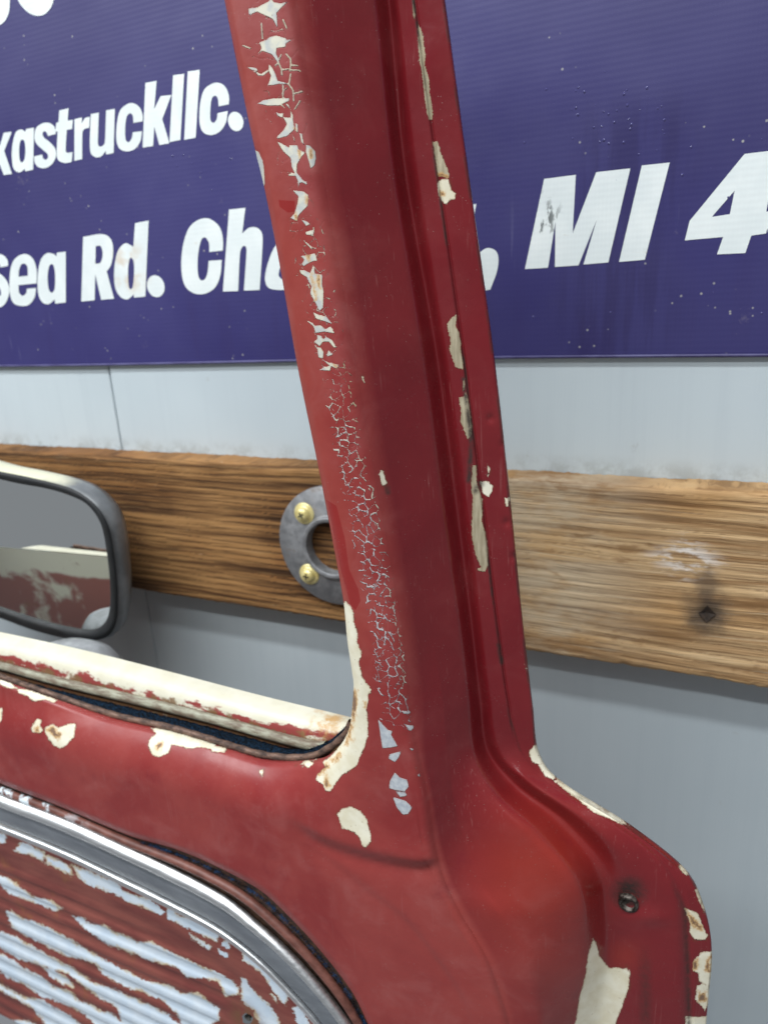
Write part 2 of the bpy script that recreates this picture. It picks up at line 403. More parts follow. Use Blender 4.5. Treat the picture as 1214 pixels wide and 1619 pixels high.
L_s = [(258,612,c),(222,622,c),(215,605),(203,600),(197,612),(203,628),(230,650),(255,680),(258,715),(240,750),(210,768),(180,765),(162,745),(158,715,c),(195,706,c),(200,724),(212,730),(222,720),(218,702),(195,682),(168,655),(160,625),(168,585),(195,565),(225,562),(250,578)]
L_t = [(274,505,c),(316,495,c),(312,552,c),(336,548,c),(332,590,c),(308,594,c),(303,680),(308,698),(334,695,c),(330,740,c),(300,745),(272,735),(262,710),(266,600,c),(255,602,c),(260,562,c),(270,558,c)]
L_r = [(343,545,c),(378,537,c),(376,565,c),(392,540),(414,535,c),(410,585,c),(392,588),(380,605),(378,728,c),(342,735,c)]
L_u = [(418,522,c),(455,515,c),(450,650),(455,668),(470,668),(482,650),(488,505,c),(528,498,c),(522,700,c),(487,706,c),(486,690,c),(465,715),(438,718),(418,700),(413,660)]
L_c = [(655,555,c),(613,562,c),(610,530),(598,518),(582,535),(575,590),(578,640),(592,650),(606,630),(610,605,c),(652,600,c),(645,645),(620,680),(585,692),(550,680),(535,640),(537,570),(550,510),(578,480),(610,472),(640,490),(655,525)]
L_k = [(668,380,c),(720,370,c),(708,500,c),(738,440,c),(787,435,c),(745,545,c),(778,655,c),(732,664,c),(708,580,c),(703,668,c),(655,675,c)]
L_l = [(795,345,c),(846,338,c),(828,640,c),(778,650,c)]
L_l2 = [(862,328,c),(917,320,c),(898,630,c),(845,640,c)]
L_c2 = [(1050,478,c),(1003,487,c),(1000,455),(988,438),(972,452),(965,500),(966,550),(980,562),(994,545),(998,518,c),(1045,508,c),(1036,560),(1010,600),(970,618),(932,605),(916,560),(918,480),(935,415),(970,385),(1005,380),(1035,400),(1050,440)]
for g in ([L_x], [A1, [(99,640),(114,645),(119,690),(113,732),(99,742),(91,715),(91,670)]], [L_s], [L_t], [L_r], [L_u], [L_c], [L_k], [L_l], [L_l2], [L_c2],
          [ell(1081,556,35,44,-.1)], [ell(-52,-30,96,150,-.2), ell(-52,-40,36,90,-.2)], [ell(158,-60,92,133,-.15), ell(158,-66,34,62,-.15)]):
    letter(*trace(*S1, *g))
L2s = [(40,1215,c),(5,1222,c),(0,1205),(-12,1200),(-18,1215),(-10,1240),(20,1265),(42,1300),(44,1345),(25,1390),(-8,1408),(-40,1400),(-60,1370),(-62,1335,c),(-22,1325,c),(-15,1350),(0,1355),(8,1340),(0,1315),(-30,1290),(-55,1255),(-58,1215),(-40,1175),(-10,1160),(20,1168),(38,1190)]
L2e = [(170,1295,c),(88,1303,c),(90,1335),(105,1352),(122,1340),(125,1320,c),(168,1316,c),(160,1360),(135,1392),(100,1398),(65,1385),(48,1340),(48,1260),(60,1200),(90,1168),(125,1162),(155,1185),(170,1235)]
L2eh = [(88,1265,c),(130,1260,c),(128,1220),(115,1205),(100,1210),(90,1235)]
L2a = [(262,1155,c),(303,1150,c),(303,1382,c),(255,1388,c),(252,1368,c),(225,1390),(195,1380),(177,1340),(175,1260),(188,1190),(215,1158),(245,1160),(260,1172,c)]
L2ah = [(228,1215),(245,1210),(254,1250),(252,1320),(238,1338),(225,1320),(220,1265)]
L2R = [(382,1082,c),(470,1070),(510,1095),(520,1150),(510,1210),(490,1240,c),(524,1365,c),(465,1370,c),(438,1255,c),(435,1372,c),(374,1378,c)]
L2Rh = [(440,1125,c),(462,1125),(472,1160),(462,1200),(438,1205,c)]
L2d = [(620,1020,c),(682,1008,c),(667,1355,c),(615,1360,c),(614,1345,c),(585,1368),(552,1355),(528,1310),(525,1230),(540,1150),(575,1112),(612,1128,c)]
L2dh = [(597,1180),(612,1190),(616,1240),(610,1310),(598,1322),(590,1300),(588,1230)]
L2C = [(1022,1145,c),(960,1152,c),(958,1110),(940,1085),(922,1100),(908,1170),(908,1250),(920,1280),(940,1275),(952,1245),(957,1192,c),(1017,1188,c),(1010,1260),(985,1315),(940,1342),(890,1340),(848,1305),(832,1230),(838,1130),(865,1045),(910,1005),(960,1000),(1005,1035),(1022,1090)]
L2h = [(1050,958,c),(1125,950,c),(1110,1068,c),(1140,1042),(1175,1040),(1200,1065),(1203,1120),(1190,1325,c),(1118,1328,c),(1130,1150),(1125,1125),(1110,1130),(1100,1160),(1092,1330,c),(1022,1332,c)]
e_tr = trace(*S1, L2e, L2eh); s_tr = trace(*S1, L2s); a_tr = trace(*S1, L2a, L2ah); h_tr = trace(*S1, L2h)
for g in (s_tr, e_tr, a_tr, trace(*S1, L2R, L2Rh), trace(*S1, L2d, L2dh), trace(*S1, ell(715,1308,40,50,-.1)), trace(*S1, L2C), h_tr): letter(*g)
def refit(loops, px0, px1, top, bot, shear=0.16):
    """the same letter again further along the line: fitted between picture columns px0..px1 at mid height"""
    p0, p1 = P(px0, (top+bot)/2, YBAN), P(px1, (top+bot)/2, YBAN); zt, zb = P((px0+px1)/2, top, YBAN)[2], P((px0+px1)/2, bot, YBAN)[2]
    al = np.vstack(loops); x0, x1 = al[:, 0].min(), al[:, 0].max(); z0, z1 = al[:, 1].min(), al[:, 1].max(); out = []
    for lp in loops:
        u = (lp[:, 0]-x0)/(x1-x0); v = (lp[:, 1]-z0)/(z1-z0); z = zb+v*(zt-zb)
        out.append(np.stack([p0[0]+u*(p1[0]-p0[0])+shear*(z-(zt+zb)/2)*.5, z], -1))
    return out
letter(*refit(e_tr, 419, 492, 372, 458)); letter(*refit(trace(*S1, L_l2), 503, 530, 318, 448)); letter(*refit(s_tr, 539, 606, 352, 447))
letter(*refit(e_tr, 612, 682, 346, 442)); letter(*refit(a_tr, 689, 750, 325, 436))
S3 = (700, 0, 2.3619)
L_M = [(378,668,c),(496,653,c),(484,872,c),(572,643,c),(699,629,c),(617,980,c),(524,988,c),(574,820,c),(506,991,c),(418,997,c),(420,828,c),(392,1000,c),(306,1005,c)]
L_I = [(742,618,c),(846,607,c),(753,970,c),(657,978,c)]
L_4 = [(1125,575,c),(1247,560,c),(1206,790,c),(1230,787,c),(1205,872,c),(1150,880,c),(1128,945,c),(1022,950,c),(1045,885,c),(902,898,c),(920,825,c)]
letter(*trace(*S3, L_M)); letter(*trace(*S3, L_I)); letter(*trace(*S3, L_4, [(1088,712,c),(1070,800,c),(1003,810,c)]))
letter(*trace(*S3, [(1238,905),(1214,870),(1213,830),(1228,770),(1272,735),(1262,690),(1275,600),(1330,550),(1395,550),(1428,590),(1414,680),(1375,722),(1400,780),(1380,870),(1320,925),(1268,925)], ell(1345,640,26,46,-.2), ell(1305,830,30,50,-.2)))
letter(*trace(1, 1, 1.0, [(758,398),(770,391),(783,396),(787,410),(784,430),(774,457,c),(752,460,c),(760,436,c),(750,425),(750,408)]))

# water drops on the vinyl, too small to count
def drops():
    V, F = [], []
    for i in range(60):
        if i < 40: px, py = 965+rng.normal(0, 55), 190+rng.normal(0, 32)
        elif i < 50: px, py = 310+rng.normal(0, 30), 255+rng.normal(0, 25)
        else: px, py = rng.uniform(830, 1210), rng.uniform(60, 550)
        o = P(px, py, YBAN-.001); o[1] = float(ban_y(o[0], o[2])); r = rng.uniform(.0004, .0012); b = len(V)
        for k, (rr, h) in enumerate(((1, 0), (.8, .35), (.4, .55))):
            for j in range(8): V.append((o[0]+r*rr*math.cos(j*math.pi/4), o[1]-r*h, o[2]+1.2*r*rr*math.sin(j*math.pi/4)))
        F += [tuple(f) for f in grid_faces(3, 8, b, True)]+[tuple(range(b+16, b+24))]
    n = NT('water', .08, spec=.6); m = n.done((.075, .07, .20))
    return tag(obj('water_drop', V, F, m, banner), kind='stuff')
drops()

# ---- pipe flange on the plank
fc = P(532, 861, YB); FR = .0708
flange = tag(empty('pipe_flange', (float(fc[0]), YB, float(fc[2]))), 'round grey iron pipe flange screwed to the plank beside the red pillar', 'pipe flange')
n_ = NT('cast_iron', .55, .75); f1 = n_.noise(90, 5, .65)
iron = n_.done(n_.mix(n_.step(n_.noise(45, 5, .7), .56, .70, 0, .6), n_.mix(n_.step(f1, .3, .7), (.20, .20, .205), (.32, .32, .325)), (.15, .11, .085)), n_.step(f1, .3, .7, .45, .65), n_.bump(f1, .25, .0008), .45)
def lathe(name, prof, mat, parent, seg=72, cx=0., cz=0., rot=0.):
    o0 = parent_world(parent); V = []
    for r, y in prof:
        for i in range(seg):
            a = 2*math.pi*i/seg+rot; V.append((o0.x+cx+r*math.cos(a), o0.y+y, o0.z+cz+r*math.sin(a)))
    return obj(name, V, grid_faces(len(prof), seg, close=True), mat, parent)
prof = [(FR-.001, 0), (FR, -.003), (FR, -.0075), (FR-.0015, -.0095), (.0385, -.0105), (.0370, -.0113), (.0364, -.0145), (.0358, -.0156), (.0340, -.0158), (.0322, -.0150)]
for k in range(9): prof += [(.0305, -.0148+k*.0016), (.0318, -.0140+k*.0016)]
prof += [(.0305, 0.001)]
lathe('plate', prof, iron, flange)
n_ = NT('yellow_zinc', .36, .3); brass = n_.done(n_.mix(n_.step(n_.noise(120, 4), .3, .7), (.74, .60, .22), (.86, .76, .38)), n_.step(n_.noise(300, 3), .3, .7, .25, .42))
dark_m = simple('recess_dark', (.03, .028, .022), .7)
def at_flange(px, py):
    q = P(px, py, YB-.0105); return float(q[0]-fc[0]), float(q[2]-fc[2])
spots = [at_flange(481, 812), at_flange(489, 908)]
spots += [(-spots[1][0], -spots[1][1]), (-spots[0][0], -spots[0][1])]
for i, (sx, sz) in enumerate(spots):
    s = lathe('screw', [(.0001, -.0186), (.0035, -.0183), (.0062, -.0172), (.0078, -.0150), (.0083, -.0128), (.0085, -.0122), (.0112, -.0119), (.0125, -.0112), (.0128, -.0095)], brass, flange, 36, sx, sz)
    o0 = parent_world(flange)
    for k in range(2):   # cross recess
        a = .5+i+k*math.pi/2; L, W = .0036, .0008
        q = [(math.cos(a)*L*u-math.sin(a)*W*v, math.sin(a)*L*u+math.cos(a)*W*v) for u, v in ((-1, -1), (1, -1), (1, 1), (-1, 1))]
        V = [(o0.x+sx+x, o0.y-.0188-.0001*k, o0.z+sz+z) for x, z in q]+[(o0.x+sx+x*.8, o0.y-.0165, o0.z+sz+z*.8) for x, z in q]
        obj('cross_recess', V, [(0, 1, 2, 3), (0, 4, 5, 1), (1, 5, 6, 2), (2, 6, 7, 3), (3, 7, 4, 0)], dark_m, s, smooth=False)

# ================================================================== the truck door
door = tag(empty('truck_door', tuple(float(v) for v in P(560, 1400, Y0))), 'old red truck door shell with cracked, peeling paint and a tapering window pillar', 'truck door')

W_PTS = [(254,-500),(342,-60),(355,0),(371,82),(392,185),(404,239),(418,297),(441,412),(470,577),(502,732),(522,835),(543,951),(549,1012),(557,1066),(559,1087),(553,1148),(539,1177),(518,1195),(498,1200),(461,1203),(415,1199),(369,1185),(277,1157),(184,1136),(92,1106),(0,1074),(-120,1035)]
C0_PTS = [(380,-500),(456,-60),(466,0),(505,255),(561,577),(605,827),(634,992),(646,1115),(662,1198),(676,1260),(687,1332),(703,1391),(732,1450),(770,1515),(795,1585),(815,1660),(830,1740)]
E_PTS = [(640,1740),(604,1665),(582,1619),(557,1569),(511,1508),(460,1452),(409,1406),(332,1365),(276,1342),(204,1321),(102,1278),(0,1238),(-120,1190)]
W = catmull(W_PTS, 4000); C0 = catmull(C0_PTS, 1200); E = catmull(E_PTS, 3000)
def near(curve, p): return int(np.argmin(np.hypot(curve[:, 0]-p[0], curve[:, 1]-p[1])))
NB = len(C0)
bottom = np.linspace(C0[-1], E[0], 42)[1:-1]
e_st = E[np.linspace(0, len(E)-1, 380).astype(int)]
R = np.vstack([C0, bottom, e_st]); NS = len(R)
keysR = [0, near(C0, (466,0)), near(C0, (505,255)), near(C0, (561,577)), near(C0, (605,827)), near(C0, (634,992)), near(C0, (646,1115)), near(C0, (687,1332)), near(C0, (770,1515)), NB-1, NB+40]
keysW = [(254,-500), (355,0), (406,250), (470,577), (521,830), (547,992), (559,1087), (553,1148), (540,1176), (522,1193), (506,1199)]
for pr, pw in (((557,1569), (470,1203)), ((460,1452), (415,1199)), ((409,1406), (369,1185)), ((276,1342), (277,1157)), ((204,1321), (184,1136)), ((102,1278), (92,1106)), ((0,1238), (0,1074))):
    keysR.append(NB+40+near(e_st, pr)); keysW.append(pw)
keysR.append(NS-1); keysW.append((-120, 1035))
wi = np.interp(np.arange(NS), keysR, [near(W, p) for p in keysW])
Ws = np.stack([np.interp(wi, np.arange(len(W)), W[:, k]) for k in (0, 1)], -1)
NC = 74
u = np.linspace(0, 1, NC)[None, :]
AX = Ws[:, :1]+(R[:, :1]-Ws[:, :1])*u; AY = Ws[:, 1:]+(R[:, 1:]-Ws[:, 1:])*u
def curve_d(px, py, pts, n=400):
    q = catmull(pts, n) if len(pts) > 2 else np.asarray(pts, float); sh = px.shape; px = px.ravel(); py = py.ravel(); out = np.empty(px.size)
    for i in range(0, px.size, 4000):
        out[i:i+4000] = np.sqrt(((px[i:i+4000, None]-q[None, :, 0])**2+(py[i:i+4000, None]-q[None, :, 1])**2).min(1))
    return out.reshape(sh)
dW = curve_d(AX, AY, W_PTS, 2400); dC = curve_d(AX, AY, C0_PTS, 2800); dE = curve_d(AX, AY, E_PTS, 500)
belt = np.clip((600-AX)/180, 0, 1)*np.clip((AY-1010)/130, 0, 1)
sm = lambda x: x*x*(3-2*x)
belt = sm(belt)
ZA = np.full(AX.shape, Y0)
ZA += .0045*np.clip(1-dW/13, 0, 1)**2*(1-belt)
ZA += belt*(.024*np.clip(1-dW/95, 0, 1)**2+.004*np.clip(1-dW/12, 0, 1)**2)
ZA += .0046*np.clip(1-dC/(26-10*sm(np.clip((AY-1080)/150, 0, 1))), 0, 1)**2
ZA += .0035*np.clip(1-dE/9, 0, 1)**2
ZA += .0010*np.sin(AX/140+AY/210)*belt
def ledge(px, py, pts, hi, wid_up, wid_dn):
    """a pressed ledge: the sheet swells towards the viewer above the line and drops back below it"""
    q = catmull(pts, 300); sh = px.shape; x = px.ravel(); y = py.ravel(); res = np.zeros(x.size)
    sel = np.where((x > q[:, 0].min()-80) & (x < q[:, 0].max()+80) & (y > q[:, 1].min()-120) & (y < q[:, 1].max()+120))[0]
    T = np.gradient(q, axis=0); N = np.stack([-T[:, 1], T[:, 0]], -1); N /= np.linalg.norm(N, axis=1)[:, None]
    for k in range(0, sel.size, 3000):
        s = sel[k:k+3000]; dd = (x[s, None]-q[None, :, 0])**2+(y[s, None]-q[None, :, 1])**2; j = dd.argmin(1)
        d = np.sqrt(dd.min(1)); sg = np.sign((x[s]-q[j, 0])*N[j, 0]+(y[s]-q[j, 1])*N[j, 1])
        fade = sm(np.clip(j/90, 0, 1))*sm(np.clip((299-j)/45, 0, 1)) if pts[0][2:] != (9,) else 1
        sd = sg*d; sgm = 1/(1+np.exp(-np.clip(sd/3.2, -30, 30))); prof = -.8*np.exp(-d/wid_up)*(1-sgm)+np.exp(-d/wid_dn)*sgm
        res[s] = prof*hi*fade
    return res.reshape(sh)
ZA += ledge(AX, AY, [(452,1290),(511,1329),(562,1347),(620,1361),(668,1367),(700,1356)], .0046, 34, 22)
ZA += ledge(AX, AY, [(440,1312),(470,1329),(536,1370),(587,1411),(620,1436),(657,1472),(689,1515),(722,1563),(743,1612),(760,1680)], .0011, 30, 7)
ZA += .0016*np.exp(-((AX-545)/22)**2-((AY-1268)/26)**2)*0
PA = P(AX, AY, ZA)
# returned edge along the window opening (towards the glass) and down into the belt slot
bl = sm(np.clip((wi-near(W, (557,1066)))/(near(W, (498,1200))-near(W, (557,1066))), 0, 1))[:, None]
ret1 = PA[:, 0]+(1-bl)*np.array([[.0015, .006, 0]])+bl*np.array([[0, .0015, -.004]])
ret2 = PA[:, 0]+(1-bl)*np.array([[.003, .062, 0]])+bl*np.array([[0, .001, -.035]])
PA2 = np.concatenate([ret2[:, None], ret1[:, None], PA], 1); NA = NC+2
AXf = np.concatenate([AX[:, :1], AX[:, :1], AX], 1); AYf = np.concatenate([AY[:, :1], AY[:, :1], AY], 1)

# ---- jamb: rows of feature points  (px, py, Y) from the front crease to the outer hem
rows = [
 [(380,-500,.4046),(448,-498,.424),(518,-496,.4425),(540,-496,.4610),(552,-497,.4545),(577,-500,.4570),(580,-500,.4598),(584,-500,.4590),(624,-500,.4640)],
 [(466,0,.4046),(530,2,.424),(594,4,.4425),(614,4,.4610),(628,3,.4545),(653,0,.4570),(656,0,.4598),(660,0,.4590),(699,0,.4640)],
 [(505,255,.4046),(563,252,.424),(620,248,.4425),(637,247,.4610),(656,247,.4545),(686,247,.4570),(689,247,.4598),(693,247,.4590),(733,247,.4640)],
 [(561,577,.4046),(618,577,.424),(672,577,.4425),(692,577,.4610),(708,577,.4545),(732,577,.4570),(735,577,.4600),(739,577,.4590),(779,577,.4640)],
 [(605,827,.4046),(655,827,.424),(705,828,.4425),(725,830,.4610),(742,828,.4545),(764,827,.4570),(767,827,.4600),(771,827,.4590),(807,827,.4640)],
 [(634,992,.4046),(682,992,.424),(728,990,.4425),(745,988,.4610),(760,988,.4545),(784,990,.4570),(787,990,.4600),(791,990,.4590),(824,992,.4640)],
 [(646,1115,.4046),(700,1112,.424),(742,1105,.4425),(758,1103,.4610),(775,1105,.4545),(801,1110,.4570),(804,1111,.4600),(808,1112,.4590),(839,1118,.4640)],
 [(662,1198,.4046),(708,1198,.421),(752,1192,.4400),(770,1186,.4610),(790,1190,.4545),(818,1188,.4590),(822,1190,.4600),(828,1192,.4600),(851,1200,.4640)],
 [(676,1260,.4046),(718,1265,.4205),(785,1258,.4330),(812,1240,.4600),(834,1236,.4500),(858,1234,.4585),(864,1235,.4600),(870,1236,.4610),(885,1241,.4640)],
 [(687,1332,.4046),(738,1336,.4190),(845,1320,.4270),(893,1303,.4590),(922,1299,.4490),(962,1298,.4570),(970,1299,.4600),(980,1302,.4610),(1000,1314,.4640)],
 [(703,1391,.4046),(762,1398,.4140),(900,1380,.4260),(945,1368,.4590),(982,1364,.4515),(1040,1362,.4560),(1050,1364,.4600),(1060,1366,.4605),(1080,1379,.4640)],
 [(732,1450,.4046),(800,1452,.4090),(925,1447,.4300),(958,1443,.4585),(1000,1440,.4530),(1070,1438,.4550),(1082,1439,.4602),(1090,1440,.4600),(1112,1442,.4640)],
 [(770,1515,.4046),(835,1516,.410),(925,1515,.4360),(962,1515,.4570),(1015,1515,.4540),(1074,1513,.4555),(1086,1513,.4602),(1094,1512,.4600),(1123,1510,.4640)],
 [(795,1585,.4046),(850,1586,.413),(910,1586,.4380),(952,1586,.4570),(1020,1586,.4545),(1076,1586,.4560),(1088,1586,.4602),(1096,1586,.4600),(1117,1585,.4640)],
 [(815,1660,.4046),(860,1660,.415),(900,1660,.4400),(945,1660,.4570),(1025,1660,.4550),(1076,1660,.4560),(1088,1660,.4602),(1096,1660,.4600),(1111,1660,.4640)],
 [(830,1740,.4046),(870,1740,.418),(900,1740,.4400),(942,1740,.4570),(1028,1740,.4550),(1078,1740,.4560),(1090,1740,.4602),(1098,1740,.4600),(1108,1740,.4640)]]
rows = np.array(rows, float)
# row parameter = arc length along the crease, same as C0 samples
def hermite(rowt, vals, t):
    """smooth monotone-ish interpolation of vals (k, ...) given at rowt"""
    m = np.gradient(vals, rowt, axis=0); d = np.diff(vals, axis=0)/np.diff(rowt)[:, None, None]
    for i in range(1, len(rowt)-1):
        same = (d[i-1]*d[i] > 0); m[i] = np.where(same, np.sign(d[i])*np.minimum(np.abs(m[i]), 2.5*np.minimum(np.abs(d[i-1]), np.abs(d[i]))), m[i]*.25)
    i = np.clip(np.searchsorted(rowt, t, 'right')-1, 0, len(rowt)-2); h = (rowt[i+1]-rowt[i])[:, None, None]; x = ((t-rowt[i])/(rowt[i+1]-rowt[i]))[:, None, None]
    return (2*x**3-3*x**2+1)*vals[i]+(x**3-2*x**2+x)*h*m[i]+(-2*x**3+3*x**2)*vals[i+1]+(x**3-x**2)*h*m[i+1]
rt = np.array([near(C0, r[0]) for r in rows], float); rt[0] = 0; rt[-1] = NB-1
feat = hermite(rt, rows, np.arange(NB, dtype=float)); feat[:, 0, :2] = C0
ncols = [26, 26, 12, 10, 14, 3, 4, 18]
BX, BY, BZ = [], [], []
for k, nn in enumerate(ncols):
    t = np.linspace(0, 1, nn, endpoint=(k == len(ncols)-1))[None, :]
    BX.append(feat[:, k, 0:1]+(feat[:, k+1, 0:1]-feat[:, k, 0:1])*t); BY.append(feat[:, k, 1:2]+(feat[:, k+1, 1:2]-feat[:, k, 1:2])*t); BZ.append(feat[:, k, 2:3]+(feat[:, k+1, 2:3]-feat[:, k, 2:3])*t)
BX = np.concatenate(BX, 1); BY = np.concatenate(BY, 1); BZ = np.concatenate(BZ, 1)
def gsm(a, wd, lo, hi):
    """soften the creases between columns lo..hi"""
    b = a.copy(); k = np.exp(-.5*(np.arange(-3*wd, 3*wd+1)/wd)**2); k /= k.sum(); pad = np.concatenate([np.repeat(a[:, :1], 3*wd, 1), a, np.repeat(a[:, -1:], 3*wd, 1)], 1)
    for j in range(a.shape[1]):
        wgt = np.clip(min(j/8, (a.shape[1]-1-j)/4), 0, 1)
        if lo <= j <= hi: b[:, j] = (1-wgt)*a[:, j]+wgt*(pad[:, j:j+6*wd+1]*k).sum(1)
    return b
BZ = gsm(BZ, 2, 1, 84); BZ = gsm(BZ, 1, 1, 108)
# soften along the rows too, lower part only (pressed shoulder)
kk = np.exp(-.5*(np.arange(-24, 25)/4.)**2); kk /= kk.sum()
BZp = np.concatenate([np.repeat(BZ[:1], 24, 0), BZ, np.repeat(BZ[-1:], 24, 0)], 0)
BZ = np.stack([(BZp[i:i+49]*kk[:, None]).sum(0) for i in range(NB)])
# dimple round the bolt, dents on the flange, hand-hammered unevenness
BZ += .0045*np.exp(-(((BX-994)/24)**2+((BY-1418)/22)**2))
BZ -= .0012*np.exp(-(((BX-1030)/26)**2+((BY-1452)/12)**2))
for dx, dy in ((775,662), (801,826), (797,703), (812,880)): BZ += .0012*np.exp(-(((BX-dx)/6)**2+((BY-dy)/7)**2))
BZ += .0004*np.sin(BX/31+BY/57)*np.clip((BX-C0[:, :1])/40, 0, 1)+.00025*np.sin(BY/23)*np.clip((BX-C0[:, :1])/40, 0, 1)
PB = P(BX, BY, BZ); PB[:, 0] = PA[:NB, -1]
hem1 = PB[:, -1]+np.array([[.0008, .0012, 0]]); hem2 = PB[:, -1]+np.array([[.0004, .0045, 0]]); hem3 = PB[:, -1]+np.array([[-.006, .0060, 0]])
PBf = np.concatenate([PB[:, 1:], hem1[:, None], hem2[:, None], hem3[:, None]], 1); NBC = PBf.shape[1]
BXf = np.concatenate([BX[:, 1:]]+[BX[:, -1:]]*3, 1); BYf = np.concatenate([BY[:, 1:]]+[BY[:, -1:]]*3, 1)
V = np.vstack([PA2.reshape(-1, 3), PBf.reshape(-1, 3)])
FA = grid_faces(NS, NA)
offB = NS*NA; FB = grid_faces(NB, NBC, offB)
i = np.arange(NB-1); FJ = np.stack([i*NA+NA-1, offB+i*NBC, offB+(i+1)*NBC, (i+1)*NA+NA-1], -1)
SX = np.concatenate([AXf.ravel(), BXf.ravel()]); SY = np.concatenate([AYf.ravel(), BYf.ravel()])

# ---- where the paint has gone (traced on the sheet), as signed distances
tA = lambda p: crop(380, 0, 5.394, p); tB = lambda p: crop(420, 290, 5.394, p); tD = lambda p: crop(480, 1060, 4.336, p)
tE = lambda p: crop(500, 860, 5.395, p); tF = lambda p: crop(640, 0, 4.627, p); tG = lambda p: crop(680, 480, 3.678, p)
tH = lambda p: crop(860, 1200, 3.863, p); tL = lambda p: crop(0, 980, 4.047, p); tM = lambda p: crop(0, 660, 2.168, p); tC = lambda p: crop(460, 560, 5.058, p)
flakes = [tA(q) for q in (
 [(70,75),(145,65),(200,35),(245,10),(265,-10),(285,20),(345,30),(405,15),(340,75),(310,110),(318,240),(275,160),(210,130),(140,100),(75,130),(72,100)],
 [(168,362),(220,345),(255,315),(310,305),(380,325),(400,345),(455,330),(390,370),(385,400),(310,410),(305,460),(330,510),(325,540),(270,465),(190,435),(145,468),(180,415)],
 [(245,548),(270,575),(295,620),(320,690),(400,710),(415,720),(330,715),(285,725),(235,730),(262,650),(240,600)],
 [(55,570),(100,575),(140,583),(150,607),(100,598)], [(135,618),(180,632),(235,595),(245,608),(195,645),(150,645)],
 [(145,885),(200,855),(280,840),(420,838),(415,860),(330,900),(230,900)],
 [(305,955),(330,970),(370,965),(360,1000),(430,1005),(430,940),(385,885),(410,890),(450,985),(450,1030),(465,1100),(400,1160),(320,1183),(310,1172),(370,1110),(398,1060),(370,1010),(320,990)],
 [(470,1050),(490,1060),(492,1130),(470,1120)], [(505,1135),(525,1140),(545,1240),(520,1210)], [(442,1145),(465,1185),(464,1215)],
 [(315,1210),(345,1220),(415,1260),(420,1240),(485,1240),(500,1280),(555,1300),(520,1340),(485,1400),(480,1470),(540,1545),(565,1550),(570,1580),(530,1555),(505,1560),(495,1610),(490,1545),(470,1500),(405,1500),(420,1485),(465,1480),(440,1430),(430,1350),(365,1290)],
 [(560,1235),(590,1240),(640,1290),(645,1350),(632,1410),(600,1440),(580,1360),(560,1300)],
 [(100,1270),(155,1295),(190,1370),(200,1420),(205,1480),(210,1570),(195,1610),(140,1600)])]
flakes += [tB(q) for q in (
 [(230,60),(275,65),(325,70),(365,100),(360,190),(310,240),(275,280),(270,325),(210,295),(245,260),(270,180),(280,110)],
 [(305,310),(350,325),(385,350),(345,360)], [(340,415),(375,405),(410,400),(410,435),(345,440)], [(320,480),(390,540),(400,570),(340,510)],
 [(300,620),(355,615),(420,595),(430,620),(440,660),(400,665),(320,705),(310,690),(330,650)],
 [(290,740),(330,742),(380,765),(400,715),(415,715),(420,770),(485,780),(480,860),(495,920),(490,1060),(458,1090),(430,1030),(380,940),(390,880),(350,800),(300,770)],
 [(405,1100),(450,1120),(520,1140),(570,1200),(500,1175),(430,1155)], [(350,1170),(400,1190),(420,1215),(470,1210),(510,1245),(555,1220),(590,1280),(500,1265),(425,1275),(410,1225)],
 [(440,1295),(475,1300),(490,1330),(520,1310),(570,1340),(605,1400),(580,1400),(540,1350),(490,1350),(460,1390),(410,1350),(440,1330)],
 [(440,1400),(470,1400),(495,1440),(490,1490),(450,1485)], [(520,1480),(535,1425),(575,1460)], [(480,1500),(540,1530),(630,1550),(600,1580),(540,1550)], [(455,1590),(500,1570),(560,1555),(550,1600)])]
greys = [tD(q) for q in (
 [(510,335),(550,380),(580,410),(610,415),(600,440),(645,520),(600,528),(540,535),(528,460)], [(590,575),(670,553),(650,600),(625,628),(580,605)],
 [(625,700),(660,735),(710,750),(720,800),(690,830),(630,820),(585,810),(590,760)], [(630,830),(700,840),(708,860),(660,868)],
 [(612,870),(650,880),(700,895),(745,940),(715,985),(680,990),(640,945)], [(690,370),(755,380),(750,400),(728,415)], [(660,280),(735,285),(725,298),(690,298)],
 [(725,530),(762,540),(740,552)], [(775,720),(800,700),(795,730)], [(765,660),(775,665),(775,685)])]
creams = [tD(q) for q in (
 [(230,985),(260,950),(320,935),(370,950),(410,985),(440,1040),(465,1150),(455,1180),(425,1215),(395,1205),(388,1150),(350,1115),(300,1090),(265,1085),(250,1040)],
 [(300,75),(400,90),(465,135),(440,170),(445,210),(430,270),(445,370),(440,450),(410,550),(375,620),(370,650),(310,690),(260,720),(220,780),(180,830),(150,825),(130,780),(80,750),(90,715),(150,660),(130,630),(180,590),(225,540),(255,490),(280,430),(300,330),(300,180)],
 [(0,620),(90,605),(60,650),(20,665),(0,660)])]
creams += [tE([(200,515),(250,492),(290,530),(318,580),(320,660),(350,750),(350,840),(385,920),(385,960),(365,1000),(380,1080),(395,1140),(440,1200),(475,1245),(460,1280),(400,1240),(280,1240),(285,1160),(270,1060),(260,900),(230,780),(205,700)])]
creams += [tL(q) for q in ([(0,370),(60,395),(120,440),(60,440),(0,415)], [(110,440),(200,450),(370,510),(350,530),(280,510),(220,525),(180,490),(120,470)],
 [(200,690),(240,630),(270,640),(260,675),(280,710),(260,725),(210,720)], [(290,690),(340,665),(380,690),(420,670),(470,660),(490,670),(475,750),(430,800),(390,825),(350,810),(310,760),(290,720)],
 [(-20,570),(20,565),(15,640),(-20,690)], [(960,690),(1050,695),(1120,680),(1240,725),(1390,790),(1360,830),(1290,815),(1214,825),(1150,810),(1100,800),(1080,850),(1020,880),(980,870),(945,800),(960,760),(1000,730)])]
